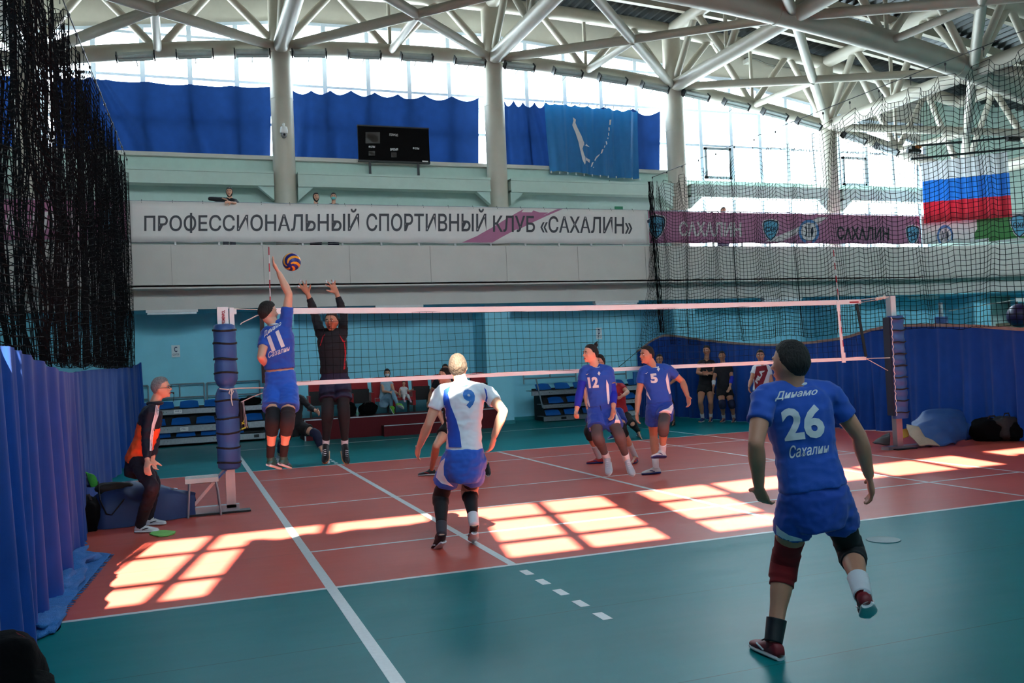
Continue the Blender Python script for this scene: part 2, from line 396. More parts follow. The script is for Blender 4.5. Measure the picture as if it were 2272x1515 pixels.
ZR = [7.24, 8.26, 9.36, 10.46]
far_bays = [[-20.2, -19, -17.9, -16.7, -15.5], [-14.4, -13.2, -12, -10.8, -9.6, -8.6], [-8.5, -7.38, -6.24, -5.1, -3.94, -2.8], [-2.75, -1.64, -.45, .71, 1.88, 3.05], [3.1, 4.25, 5.47, 6.67, 7.87, 8.98], [9.0, 10.12, 11.25, 12.34, 13.41, 14.45], [14.45, 15.48, 16.64, 17.77, 18.85, 19.2]]
for i, xs in enumerate(far_bays):
    sash = {5: [(10.22, 11.2, 7.2, 8.2)], 6: [(15.6, 16.6, 7.12, 8.1)]}.get(i)
    window(i+1, xs, [7.1 if i > 4 else 7.24]+ZR[1:], 12.9, ht, sash)
window(8, [9.0, 10.12, 11.25, 12.34, 13.41, 14.45], [4.78, 6.62], 12.9)
window(9, [14.45, 15.48, 16.64, 17.77, 18.85, 19.2], [4.78, 6.62], 12.9)
NX = [-22.6, -20.3, -19.1, -17.9, -16.7, -15.5, -14.2, -12.9, -11.7, -10.5, -9.3, -8.3, -7.56, -6.4, -5.2, -3.9, -2.75, -1.5, -.3, .9, 2.1, 3.5, 4.7, 5.9, 7.1, 8.3, 9.5, 10.7, 11.9, 13.1, 14.3, 15.6, 16.8]
window(10, NX[:12], [7.56, 8.24, 9.38, 10.4], YN)
hn = lambda x: 10.42 if x < -2.65 else min(10.92, 10.44+.067*(x+2.65))
window(11, NX[11:22], [7.56, 8.24, 9.38], YN, hn)
window(12, NX[21:], [7.56, 8.24, 9.38], YN, hn)
def near_curtain(xa, xb, zt, name='unseen_near_curtain'):
    o = MB().grid(lambda u, v: (xa+(xb-xa)*u, YN+.2+.04*sin(u*(xb-xa)*14)+.02*sin(u*31), 6.95+(zt-.07*abs(sin(pi*u*(xb-xa)/.6))-6.95)*v), int((xb-xa)/.06)+2, 3).build(name, M_cloth, None, True, solid=.02, angle=180)
    o.data.materials[0] = mat('lined_blue_curtain', (26, 62, 132), .8); struct(o)
near_curtain(-23, -8.2, 10.1); near_curtain(-7.12, -4.6, 9.52); near_curtain(-1.62, 3.2, 9.22); near_curtain(3.25, 4.6, 9.9); near_curtain(4.6, 20, 11.1)  # closed last stretch is added, unseen, to keep sun off the right curtain
for x in (-8.55, -2.65, 3.3, 9.2, 15.1):
    tag(MB().tube([(x, -11.5, 0), (x, -11.5, 11.6)], .27, 24).build('wall_column', M_pipe, None, True), None, None, None, 'structure')
# ---------------------------------------------------------------- roof deck and space frame
mb = MB(); xs = []; x = -24.
while x < 27: xs += [(x, 0), (x+.07, .09), (x+.13, .09), (x+.2, 0)]; x += .25
mb.v = [(x, y, zd(x)+h) for x, h in xs for y in (-12.9, 13.2)]
mb.f = [(2*i, 2*i+2, 2*i+3, 2*i+1) for i in range(len(xs)-1)]; mb.m = [0]*len(mb.f)
struct(mb.build('ceiling', M_deck, weld=False))
struct(MB().grid(lambda u, v: (-24+51*u, -12.9+26.1*v, zd(-24+51*u)+.3), 40, 1).build('roof_slab', M_dark))
YB = [12.0, 6.25, .5, -5.25]
def pipe(par, name, a, b, r, seg=14): return MB().tube([a, b], r, seg).build(name, M_pipe, par, True)
def thingS(name, label, cat, loc):
    o = link(name, None); o.location = loc; return struct(o)
def P0(x, y): return V((x, y, z0(x)))
def P1(x, y): return V((x, y, z1(x)))
TL = {12.0: 'wall line', 6.25: 'second line', .5: 'third line', -5.25: 'fourth line'}
for k, x in enumerate(XC):                                     # columns
    if x < 19:
        c = thing('column', 'round cream column %s' % ['far left behind the black net', 'at the left edge behind the black net', 'with the dome camera, left of the scoreboard', 'right of the scoreboard, before the island flag', 'right of the island flag', 'behind the netting by the barred windows'][k], 'column', (x, 12, 3.8))
        MB().tube([(x, 12, 3.8), (x, 12, z0(x)-.2)], .285, 28).build('shaft', M_pipe, c, True)
        MB().tube([(x, 12, z0(x)-.25), (x, 12, z1(x))], .27, 24).build('upper_shaft', M_pipe, c, True)
        MB().tube([(x, 12, z0(x)-1.35), (x, 12, z0(x)-1.33)], .292, 28).build('joint_ring', M_pipe, c)
for k, x in enumerate(XC):                                     # transverse trusses, away from the wall over the hall
    if x > 21: continue
    nm = ['far left', 'left', 'first full column', 'second full column', 'third full column', 'fourth full column', 'right end'][k]
    t = thingS('cross_truss', 'white tubular roof truss running over the hall from the %s' % (nm+(' line' if 'column' not in nm else '')), 'truss', tuple(P0(x, 12)))
    pipe(t, 'bottom_chord', P0(x, 12), P0(x, -5.3), .2, 18); pipe(t, 'top_chord', P1(x, 12), P1(x, -5.3), .2, 16)
    for ya, yb in zip(YB, YB[1:]):
        ym = (ya+yb)/2; q1, q3 = ya-(ya-yb)*.25, ya-(ya-yb)*.75
        for a, b in ((P0(x, ya), P1(x, q1)), (P1(x, q1), P0(x, ym)), (P0(x, ym), P1(x, q3)), (P1(x, q3), P0(x, yb))): pipe(t, 'web_strut', a, b, .1)
        pipe(t, 'post_strut', P0(x, ym), P1(x, ym), .055)
for j, y in enumerate(YB):                                     # lengthwise trusses
    t = thingS('long_truss', 'white arched tubular truss along the hall, %s' % ['resting on the wall columns and carrying the lamps', 'thick pipe crossing at the top right', 'third from the window wall', 'fourth from the window wall'][j], 'truss', tuple(P0(XC[0], y)))
    for k, (xa, xb) in enumerate(zip(XC, XC[1:])):
        r = .2 if j == 0 else .3
        pts = [P0(xa+(xb-xa)*q/6, y) for q in range(7)]
        MB().tube(pts, r, 20).build('bottom_chord', M_pipe, t, True)
        MB().tube([P1(xa+(xb-xa)*q/6, y) for q in range(7)], .2, 16).build('top_chord', M_pipe, t, True)
        if j: MB().tube([P0(xb-.55, y), P0(xb-.5, y)], r*1.06, 20).build('joint_ring', M_pipe, t, True)
        xm = (xa+xb)/2; q1, q3 = xa+(xb-xa)*.25, xa+(xb-xa)*.75
        for a, b in ((P0(xa, y), P1(q1, y)), (P1(q1, y), P0(xm, y)), (P0(xm, y), P1(q3, y)), (P1(q3, y), P0(xb, y))): pipe(t, 'web_strut', a, b, .1)
        pipe(t, 'post_strut', P0(xm, y), P1(xm, y), .055)
        if j < 3:
            y2 = YB[j+1]; ym = (y+y2)/2; cx = V((xm, ym, (z0(xa)+z0(xb))/2))
            pipe(t, 'cross_brace', P0(xa, y), cx, .125); pipe(t, 'cross_brace', cx, P0(xb, y2), .11)
            pipe(t, 'cross_brace', P0(xb, y), P0(xa, y2), .125)
            pipe(t, 'kicker_strut', P0(xm, y), cx+V((0, 0, -.05)), .1)
for i, y in enumerate([9.9+1.05, 9.0, 7.2, 4.4, 2.4, -1.4, -3.3]):
    p = MB()
    xs = [-20+2*q for q in range(22)]
    for xa, xb in zip(xs, xs[1:]): p.bar((xa, y, z1(xa)+.26), (xb, y, z1(xb)+.26), .16, .26)
    struct(p.build('roof_purlin', M_pipe))
# ---------------------------------------------------------------- window curtains on the far wall
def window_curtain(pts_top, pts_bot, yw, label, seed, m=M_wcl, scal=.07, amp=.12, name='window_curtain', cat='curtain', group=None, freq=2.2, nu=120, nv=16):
    """top and bottom edges are given as picture positions and lie in the plane y = yw"""
    T = [onp(x, y, 1, yw) for x, y in pts_top]; B = [onp(x, y, 1, yw) for x, y in pts_bot]
    def lerp(P, u):
        k = min(int(u*(len(P)-1)), len(P)-2); f = u*(len(P)-1)-k; return P[k].lerp(P[k+1], f)
    ph = seed*1.7; L = (T[-1]-T[0]).length; nhook = max(3, int(L/.62))
    def fn(u, v):
        t, b = lerp(T, u), lerp(B, u); p = t.lerp(b, v)
        a = amp*(.35+.65*v)*(.6+.6*noise.noise(V((u*L*.5, seed, 0))))
        h = abs(sin(pi*nhook*u)); sc = scal*h*max(0, 1-v*2)
        w_ = sin(u*L*freq*2*pi*.5+ph+2*noise.noise(V((u*L*.7, v*1.2, seed))))+.5*sin(u*L*freq*5.1+ph*2+1.5*v)
        return p+V((0, a*w_-.02, -sc))
    o = MB().grid(fn, nu, nv).build(name, m, None, True, angle=180)
    return tag(o, label, cat, group)
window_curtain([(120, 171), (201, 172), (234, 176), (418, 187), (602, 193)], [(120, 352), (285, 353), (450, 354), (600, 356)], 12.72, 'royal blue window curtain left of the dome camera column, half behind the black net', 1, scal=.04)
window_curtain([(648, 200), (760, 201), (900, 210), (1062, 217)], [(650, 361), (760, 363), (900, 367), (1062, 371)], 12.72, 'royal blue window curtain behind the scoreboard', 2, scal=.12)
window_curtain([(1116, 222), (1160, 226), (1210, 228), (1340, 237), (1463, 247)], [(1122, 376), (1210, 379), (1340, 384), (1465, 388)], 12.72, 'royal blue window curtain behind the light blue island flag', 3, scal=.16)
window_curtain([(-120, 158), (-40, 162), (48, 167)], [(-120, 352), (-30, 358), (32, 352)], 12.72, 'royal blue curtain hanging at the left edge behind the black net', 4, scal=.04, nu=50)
# ---------------------------------------------------------------- dividing curtains
M_hem = mat('hem_webbing', (150, 128, 118), .7, var=.15, vscale=8)
def catmull(P, u):
    n = len(P)-1; k = min(int(u*n), n-1); t = u*n-k; p = [P[max(0, min(n, k+j))] for j in (-1, 0, 1, 2)]
    p = [V(q) for q in p]
    return .5*((2*p[1])+(-p[0]+p[2])*t+(2*p[0]-5*p[1]+4*p[2]-p[3])*t*t+(-p[0]+3*p[1]-3*p[2]+p[3])*t**3)
def floor_curtain(P, label, seed, amp=.1, freq=2.0, nu=260, lean=(0, 0), hem=True, name='dividing_curtain'):
    """P: (x, y, top height) along the run"""
    L = sum((V(a[:2]+(0,))-V(b[:2]+(0,))).length for a, b in zip(P, P[1:]))
    def fn(u, v):
        p = catmull(P, u); q = catmull(P, min(1, u+.01)); r_ = catmull(P, max(0, u-.01)); t = (q-r_); t.z = 0; t.normalize(); n_ = V((-t.y, t.x, 0))
        w_ = sin(u*L*freq*pi+seed+1.8*noise.noise(V((u*L*.6, v*.9, seed))))+.45*sin(u*L*freq*2.3*pi+seed*3+v)
        a = amp*(.3+.9*v)*(.55+.9*abs(noise.noise(V((u*L*.35, seed+5, 0)))))
        w_ = (abs(w_)**.8)*(1 if w_ > 0 else -1); return V((p.x+lean[0]*v, p.y+lean[1]*v, p.z*(1-v)+.012))+n_*(a*w_)
    t = thing(name, label, 'curtain', (P[0][0], P[0][1], 0))
    MB().grid(fn, nu, 14).build('cloth', M_cloth, t, True, angle=180)
    if hem: MB().grid(lambda u, v: fn(u, 0)+V((0, 0, .035-.055*v))+V((-.012, 0, 0)), nu, 1).build('hem_webbing', M_hem, t, True, solid=.004)
    return t
floor_curtain([(6.1, 10.2, 1.78), (6.6, 10.0, 2.12), (6.85, 9.6, 2.17), (6.95, 7.8, 1.96), (7.1, 5.6, 1.79), (7.22, 3.6, 1.84), (7.4, 2.3, 2.03), (7.52, .67, 1.97), (7.6, -.9, 1.82), (7.6, -3, 1.8), (7.6, -5, 1.8)],
              'long royal blue dividing curtain on the right side of the court', 1.0, amp=.09, freq=3.9, nu=700)
floor_curtain([(-6.42, 10.2, 2.02), (-6.5, 9.3, 1.95), (-6.68, 6.5, 1.88), (-6.72, 3, 1.84), (-6.75, .4, 1.8), (-6.62, -1.0, 1.78), (-6.6, -2.5, 1.79), (-6.6, -4.4, 1.90), (-6.6, -5.4, 1.94), (-6.6, -7, 1.95), (-6.6, -9.5, 1.95)],
              'long royal blue dividing curtain at the left edge behind the man in orange', 2.3, amp=.07, freq=2.6, nu=520, hem=False)
# ---------------------------------------------------------------- divider nets of black twine
def twine_net(N, nu, nv, r, name, parent, du=1, dv=1):
    """N[i][j] node positions, strands both ways as three-sided cords"""
    mb_ = MB(); v_, f_ = mb_.v, mb_.f
    def strand(P):
        k = len(v_); t = (P[-1]-P[0]); t = t.normalized() if t.length > 1e-6 else V((0, 0, 1)); a = t.orthogonal().normalized()*r; b = t.cross(a)
        o3 = [a, a*-.5+b*.866, a*-.5-b*.866]
        for p in P: v_.extend(tuple(p+q) for q in o3)
        for i in range(len(P)-1):
            q = k+3*i
            f_.extend(((q, q+1, q+4, q+3), (q+1, q+2, q+5, q+4), (q+2, q, q+3, q+5)))
    for i in range(0, nu+1, du): strand([N[i][j] for j in range(nv+1)])
    for j in range(0, nv+1, dv): strand([N[i][j] for i in range(nu+1)])
    mb_.m = [0]*len(f_)
    return tag(mb_.build(name, M_net, parent, weld=False), kind='stuff')
def hang_net(ya, yb, xf, ztop, zbot, label, seed, cell=.1, hook=.78, amp=.07, r=.0035, gather=1.0, name='divider_net', extra=0, drop=.3):
    t = thing(name, label, 'net', (xf(ya), ya, ztop(ya)))
    nu = int(abs(yb-ya)/cell*gather); N = []
    nv = int((ztop(ya)-zbot(ya))/cell)
    for i in range(nu+1):
        y = ya+(yb-ya)*i/nu; s = abs(y-ya)/hook; f = s-int(s); sag = drop*(1-(2*f-1)**4)*.8
        col = []
        for j in range(nv+1):
            v = j/nv; z = (ztop(y)-.12-sag)*(1-v)+zbot(y)*v
            pull = (1-min(1, v*5))*(.5-f)*hook*.35               # cords gathered towards the hooks
            n1 = noise.noise(V((y*.9, z*.35, seed))); n2 = noise.noise(V((y*3.1, z*1.3, seed+9)))
            col.append(V((xf(y)+amp*sin(y*5.5+seed+2*n1)+amp*.8*n1, y+pull*(1 if yb < ya else -1)*-1+.03*n2, z+.07*n1+.035*n2)))
        N.append(col)
    twine_net(N, nu, nv, r, 'mesh', t)
    if extra:
        N2 = [[p+V((.16*noise.noise(V((i*.07, j*.11, seed+3)))-.12, .05*noise.noise(V((j*.2, i*.1, 4))), .05*noise.noise(V((i*.3, j*.2, seed))))) for j, p in enumerate(c)] for i, c in enumerate(N)]
        twine_net(N2, nu, nv, r, 'mesh', t)
        N3 = [[p+V((.14*noise.noise(V((i*.05+9, j*.07, seed+7)))-.22, .07*noise.noise(V((j*.15, i*.12, 8))), .06*noise.noise(V((i*.2, j*.3, seed+2))))) for j, p in enumerate(c)] for i, c in enumerate(N)]
        twine_net(N3, nu, nv, r, 'mesh', t)
    MB().tube([(xf(ya), ya, ztop(ya)), (xf(yb), yb, ztop(yb))], .008, 6).build('cable', M_dark, t)
    k = 0
    y = ya
    while (y-yb)*(1 if ya > yb else -1) > 0:
        MB().ell((xf(y), y, ztop(y)-.01), (.02, .02, .03), 8, 6).tube([(xf(y), y, ztop(y)), (xf(y), y, ztop(y)-.14)], .005, 5).build('hook', M_dark, t); y += (-hook if ya > yb else hook)
    return t
hang_net(10.3, -4, lambda y: 6.88+.008*(10-y), lambda y: 6.62-.02*(10.3-y) if y > 4 else 6.5, lambda y: 1.95, 'black twine divider net hanging from a cable on the right side', 2.0, cell=.095, r=.0055)
hang_net(10.2, -5.9, lambda y: -6.56-.012*(10.2-y), lambda y: 6.62-.055*(10.2-y), lambda y: 1.9, 'dark heavy black divider net at the left edge', 5.0, cell=.10, r=.0052, extra=1, amp=.06)
# loose part of the right net: a gathered rope-like bundle at its end and a slack fold left of it
t = thing('net_bundle', 'thick black bundle of gathered netting at the end of the right divider net', 'net', (6.8, 10.3, 6.5))
for k in range(9):
    MB().tube([V((6.8+.05*sin(k*2.1)+.03*sin(j*.9+k), 10.3+.05*cos(k*2.1), 6.5-4.2*j/30)) + V((.012*j*.4, 0, 0)) for j in range(31)], .011, 5).build('cord', M_net, t)
N = []
for i in range(9):
    a = i/8; col = []
    for j in range(48):
        v = j/47; top = V((6.75, 10.32, 6.45)); bot = V((6.12, 10.2, 1.8)); c = V((6.86, 10.3, 6.45-4.6*v))
        p = top.lerp(bot, v); p.x += .32*sin(pi*v)*.6
        q = p.lerp(V((c.x, c.y, p.z)), a); q.z -= .25*a*(1-a)*2; q.x += .02*sin(j*1.3+i); q.z += .03*sin(i*2+j*.7); col.append(q)
    N.append(col)
twine_net(N, 8, 47, .005, 'mesh', t)
# ---------------------------------------------------------------- banners on the gallery railing
M_ban = mat('white_banner_vinyl', (226, 222, 218), .55, var=.02, bump=.08, bscale=3)
M_pur = mat('purple_banner_print', (176, 108, 142), .55, var=.04)
M_let = mat('charcoal_print', (66, 66, 72), .6)
M_letw = mat('pale_print', (214, 206, 206), .6)
M_ink = mat('black_print', (22, 22, 28), .6)
M_cyan = mat('light_blue_print', (88, 160, 196), .6)
M_navy = mat('navy_print', (24, 34, 60), .6)
M_ring = mat('blue_ring_print', (70, 120, 180), .6)
M_grn = mat('green_print', (46, 122, 52), .6)
PB = [(x, y-.06) for x, y in PATH]
def banner(name, label, seg, xa, xb, zb, zt, m, group=None):
    (x0_, y0_), (x1_, y1_) = PB[seg], PB[seg+1]
    def P(x): f = (x-x0_)/(x1_-x0_); return V((x, y0_+(y1_-y0_)*f, 0))
    def fn(u, v):
        x = xa+(xb-xa)*u; p = P(x); z = zb+(zt-zb)*v+(0.012*sin(x*5.2)*(1-v)); return V((p.x, p.y-.012*sin(x*2.3+v*2)*(1-abs(2*v-1)), z))
    t = thing(name, label, 'banner', tuple(P(xa)+V((0, 0, zb))), group)
    o = MB().grid(fn, int(abs(xb-xa)/.12)+2, 6).build('sheet', m, t, True, solid=.004, angle=180)
    tr = bvh(o); x = xa+.3
    while x < xb:
        p = P(x); MB().tube([p+V((0, -.01, zt-.03)), p+V((0, .05, zt+.045))], .007, 5).build('tie', M_dark, t); x += .3 if name == 'x' else .66
    return t, tr
XB0, XB1 = onp(284, 500, 1, 10.34).x, onp(1437, 500, 1, 10.34).x
bn, btr = banner('banner', 'long white banner with grey Cyrillic capitals across the gallery front', 0, XB0, XB1, 4.77, 5.70, M_ban)
decal('brush_stroke', [[(0, 0), (.5, 0), (.62, .2), (.85, .6), (.93, .82), (1, 1), (.64, 1), (.5, .7), (.38, .45), (.2, .18)], [(.7, .38), (.76, .38), (1.08, .98), (1.02, .98)]], [(1025, 538), (1160, 538), (1235, 462), (1045, 460)], btr, M_pur, bn)
for s_, q in (('ПРООЕССИОНАЛЬНЫЙ', [(320, 513), (797, 513), (797, 463), (320, 469)]), ('СПОРТИВНЫЙ', [(813, 513), (1079, 514), (1079, 463), (813, 463)]), ('КЛУБ', [(1094, 514), (1187, 515), (1187, 479), (1094, 478)]), ('«САХАЛИН»', [(1199, 516), (1403, 519), (1403, 481), (1199, 479)])):
    decal('lettering', s_, q, btr, M_let, bn, cells=6, off=.008, bold=.014)
decal('lettering', [[(0, 0), (1, 0), (1, 1), (0, 1)]], [(421.5, 517), (426.5, 517), (426.5, 472), (421.5, 472)], btr, M_let, bn, cells=3, off=.009)
XB2 = 16.35
b2, b2t = banner('banner', 'purple banner with white and black lettering and shields behind the right net', 0, XB1+.03, XB2, 4.80, 5.68, M_pur)
def shield(cx, y0, y1, w_, tr, par, word='СХН', side=None):
    def poly(k): return [[(.5+(a-.5)*k, .52+(b-.52)*k) for a, b in ((.5, 0), (.78, .2), (.95, .5), (1, .78), (.93, .93), (.5, 1), (.07, .93), (0, .78), (.05, .5), (.22, .2))]]
    q = [(cx-w_/2, y1), (cx+w_/2, y1), (cx+w_/2, y0), (cx-w_/2, y0)]
    decal('shield_rim', poly(1.0), q, tr, side or M_letw, par, 6, .008); decal('shield_border', poly(.92), q, tr, M_navy, par, 6, .012); decal('shield_face', poly(.8), q, tr, M_cyan, par, 6, .016)
    h = y1-y0; decal('shield_letters', word, [(cx-w_*.33, y0+h*.56), (cx+w_*.33, y0+h*.56), (cx+w_*.33, y0+h*.34), (cx-w_*.33, y0+h*.34)], tr, M_navy, par, 3, .02, bold=.03)
    decal('shield_bar', [[(0, 0), (1, 0), (1, 1), (0, 1)]], [(cx-w_*.16, y0+h*.68), (cx+w_*.16, y0+h*.68), (cx+w_*.16, y0+h*.65), (cx-w_*.16, y0+h*.65)], tr, M_navy, par, 2, .02)
def emblem(cx, cy, rx, ry, tr, par):
    def ring(k, n=28): return [[(.5+.5*k*cos(2*pi*i/n), .5+.5*k*sin(2*pi*i/n)) for i in range(n)]]
    q = [(cx-rx, cy+ry), (cx+rx, cy+ry), (cx+rx, cy-ry), (cx-rx, cy-ry)]
    decal('emblem_ring', ring(1), q, tr, M_ring, par, 6, .008); decal('emblem_face', ring(.76), q, tr, M_letw, par, 6, .012)
    decal('emblem_figures', [[(.3, .3), (.36, .3), (.42, .5), (.36, .72), (.3, .72), (.36, .5)], [(.48, .25), (.52, .25), (.53, .8), (.5, .86), (.47, .8)], [(.62, .3), (.66, .3), (.62, .48), (.72, .5), (.72, .54), (.62, .54), (.7, .68), (.65, .7), (.57, .52)]], q, tr, M_navy, par, 4, .016)
shield(1456, 475, 533, 44, [btr, b2t], b2)
decal('lettering', 'САХАЛИН', [(1507, 524), (1645, 526), (1645, 493), (1507, 491)], b2t, M_letw, b2, 4, .008, bold=.03)
shield(1710, 485, 537, 38, b2t, b2)
decal('brush_stroke', [[(0, 0), (.35, 0), (.5, .2), (1, .95), (1, 1), (.72, 1), (.5, .62), (.2, .25)], [(.4, .02), (.5, .1), (.98, .8), (.98, .86)]], [(1672, 546), (1760, 548), (1838, 482), (1757, 480)], b2t, M_letw, b2, 6, .007)
emblem(1795, 514, 23, 27, b2t, b2)
decal('lettering', 'САХАЛИН', [(1857, 531), (1973, 534), (1973, 504), (1857, 502)], b2t, M_ink, b2, 4, .008, bold=.03)
shield(2025, 498, 547, 32, b2t, b2)
b3, b3t = banner('banner', 'pale banner with round emblem and green field at the right edge', 1, 16.4, 20.2, 4.80, 5.68, M_ban)
def onseg(x, y, seg=1):
    (xa, ya), (xb, yb) = PB[seg], PB[seg+1]; n_ = V((yb-ya, -(xb-xa), 0)); r = ray(x, y); return CAM+r*((V((xa, ya, 0))-CAM).dot(n_)/r.dot(n_))
emblem(2097, 523, 18, 24, b3t, b3)
decal('green_field', [[(0, 0), (1, 0), (1, 1), (.02, 1), (.04, .6), (0, .5)]], [(2162, 548), (2290, 530), (2290, 478), (2164, 482)], b3t, M_grn, b3, 8, .008)
shield(2262, 474, 530, 44, b3t, b3, side=M_letw)
b4, b4t = banner('banner', 'dark purple banner behind the black net at the left edge', 0, -14.5, XB0-.03, 4.80, 5.68, M_pur)
decal('lettering', 'САХАЛИН', [(-20, 512), (180, 513), (180, 470), (-20, 468)], b4t, M_letw, b4, 4, .008, bold=.03)
shield(240, 458, 522, 46, b4t, b4)
# gallery railing posts that show under and above the banners
rl = thing('gallery_railing', 'gallery railing of thin rails and short white posts behind the banners', 'railing', (-20, 10.42, 4.72))
for sg in range(0, 3):
    a, b = V((*PB[sg], 0)), V((*PB[sg+1], 0)); a.y += .08; b.y += .08
    if sg == 0: a.x = -20
    for z in (5.715, 4.76): MB().tube([a+V((0, 0, z)), b+V((0, 0, z))], .016 if z > 5 else .008, 8).build('rail', M_galv, rl)
for k in range(38):
    x = -20+.96*k
    MB().bb((x-.02, 10.36, 4.70), (x+.02, 10.41, 5.7)).build('post', M_white, rl)
# ---------------------------------------------------------------- scoreboard
def P2(x, y, Y): return onp(x, y, 1, Y)
a, b = P2(793, 279, 12.1), P2(953, 362, 12.1); zt, zb = a.z, b.z
sb = thing('scoreboard', 'black electronic scoreboard on two legs in front of the blue curtain', 'scoreboard', (0, 12.1, 6.8))
pan = MB().bb((a.x, 12.05, zb), (b.x, 12.16, zt)).build('panel', mat('scoreboard_black', (9, 8, 9), .8, var=.2, spec=.1), sb)
MB().bb((a.x-.01, 12.04, zt-.015), (b.x+.01, 12.17, zt+.02)).bb((a.x-.01, 12.04, zb-.02), (b.x+.01, 12.17, zb+.015)).build('frame', M_black, sb)
for x in (-.65, .68):
    MB().bb((x-.03, 12.08, 6.8), (x+.03, 12.12, zb)).bb((x-.16, 12.0, 6.79), (x+.16, 12.2, 6.82)).build('leg', M_dark, sb)
sbt = bvh(pan)
for s_, q in (('ПЕРИОД', [(864, 302), (883, 303), (883, 297), (864, 296)]), ('ФОЛЫ', [(818, 328), (832, 328), (832, 323), (818, 323)]), ('ВРЕМЯ', [(866, 334), (883, 334), (883, 329), (866, 329)]), ('ФОЛЫ', [(916, 331), (930, 332), (930, 327), (916, 326)])):
    decal('caption', s_, q, sbt, M_white, sb, 2, .01)
decal('maker_mark', [[(0, 0), (1, 0), (1, 1), (0, 1)]], [(937, 359), (950, 360), (950, 357), (937, 356)], sbt, M_white, sb, 2, .01)
# dim glossy rectangles for the digit segments
for q in ((811, 318, 843, 293), (818, 345, 832, 335), (868, 349, 880, 338)):
    decal('segment_window', [[(0, 0), (1, 0), (1, 1), (0, 1)]], [(q[0], q[1]), (q[2], q[1]), (q[2], q[3]), (q[0], q[3])], sbt, mat('dim_segment', (34, 26, 24), .3), sb, 2, .008)
# ---------------------------------------------------------------- flags
M_fl = mat('turquoise_flag_cloth', (14, 104, 160), .6, var=.06, sheen=.2, transl=.12)
fl = thing('flag', 'light blue flag with white island silhouettes hanging over the curtain', 'flag', (6.2, 12.15, 7.1))
Q = [P2(*q, 12.12) for q in ((1208, 227), (1415, 246), (1418, 396), (1222, 380))]
def flagfn(Q, a=.05, f=26, sc=.05, nrm=V((0, 1, 0)), nh=9):
    def fn(u, v):
        p = Q[0].lerp(Q[1], u).lerp(Q[3].lerp(Q[2], u), v)
        wv = a*(sin(u*f+2*v)+.5*sin(u*f*2.3+1)) + a*1.6*(math.exp(-((u-.36)/.02)**2)+math.exp(-((u-.68)/.02)**2))*v
        return p+nrm*wv+V((0, 0, -sc*abs(sin(pi*nh*u))*(1-v)+.03*sin(u*pi*2)*v))
    return fn
fo = MB().grid(flagfn(Q), 110, 12).build('cloth', M_fl, fl, True, angle=180); ft = bvh(fo)
def zp(L): return [(760+x/2.99, y/2.99) for x, y in L]
isl = [[(1528,778),(1548,792),(1545,815),(1560,850),(1585,900),(1600,940),(1640,976),(1600,962),(1592,985),(1605,1030),(1618,1047),(1642,1060),(1638,1080),(1618,1062),(1608,1092),(1592,1060),(1578,1000),(1565,940),(1545,880),(1524,830),(1532,800)]]
isl += [[(1771,795),(1783,793),(1780,828),(1769,828)], [(1764,845),(1772,845),(1772,868),(1765,868)], [(1762,880),(1768,880),(1768,900),(1762,900)], [(1757,912),(1764,912),(1764,922),(1757,922)], [(1746,938),(1752,936),(1757,955),(1750,962)],
        [(1722,990),(1732,988),(1722,1016),(1711,1020)], [(1682,1040),(1706,1020),(1704,1030),(1684,1052),(1676,1068),(1671,1062)], [(1655,1078),(1666,1074),(1655,1104),(1647,1108)], [(1738,965),(1744,963),(1740,978),(1734,980)], [(1664,1108),(1669,1106),(1667,1112),(1662,1113)]]
for k, p in enumerate(isl):
    P = zp(p); xs_ = [q[0] for q in P]; ys_ = [q[1] for q in P]; x0_, x1_, y0_, y1_ = min(xs_), max(xs_), min(ys_), max(ys_)
    decal('island_print', [[((x-x0_)/(x1_-x0_), (y1_-y)/(y1_-y0_)) for x, y in P]], [(x0_, y1_), (x1_, y1_), (x1_, y0_), (x0_, y0_)], ft, M_letw, fl, 5, .012)
for k in range(12):
    u = k/11; p = Q[0].lerp(Q[1], u); MB().box(p+V((0, -.04, .02)), (.03, .02, .07)).build('clip', M_white, fl)
    p = Q[3].lerp(Q[2], u); MB().box(p+V((0, -.04, -.03)), (.03, .02, .06)).build('clip', M_white, fl)
rf = thing('flag', 'white, blue and red striped flag behind the right net', 'flag', tuple(onseg(2145, 500)))
def onrf(x, y): r = onseg(x, y); return r+(CAM-r).normalized()*.35
ql = [(2042, 362), (2047, 402), (2049, 449), (2051, 495)]; qr = [(2235, 336), (2240, 383), (2243, 433), (2247, 481)]
for k, (nm, c) in enumerate((('white_stripe', (206, 206, 210)), ('blue_stripe', (28, 104, 190)), ('red_stripe', (178, 22, 44)))):
    qq = [onrf(*ql[k]), onrf(*qr[k]), onrf(*qr[k+1]), onrf(*ql[k+1])]
    MB().grid(lambda u, v: (lambda p: p+V((.25, .97, 0))*(.045*(sin(u*52)+.6*sin(u*23+1))))(qq[0].lerp(qq[1], u).lerp(qq[3].lerp(qq[2], u), v)), 120, 4).build(nm, mat(nm, c, .6, sheen=.2, transl=.2), rf, True, angle=180)
# rods of the basketball hoist above the flag with their winches
hr = thing('lifting_rail', 'pair of thin dark rods with orange winches above the striped flag', 'rail', tuple(onrf(2030, 340)))
for a, b in (((2032, 324), (2290, 301)), ((2020, 353), (2290, 326))):
    MB().tube([onrf(*a), onrf(*b)], .035, 8).build('rod', M_dark, hr)
for x, y in ((2027, 332), (2247, 305)):
    c = onrf(x, y); o = MB().box(c, (.34, .2, .2)).tube([c+V((-.25, 0, -.05)), c+V((.25, 0, -.05))], .07, 8).build('winch', M_black, hr)
    MB().box(c+V((.08, -.12, .06)), (.2, .04, .09)).build('winch_cover', mat('orange_cover', (196, 110, 40), .5), hr)
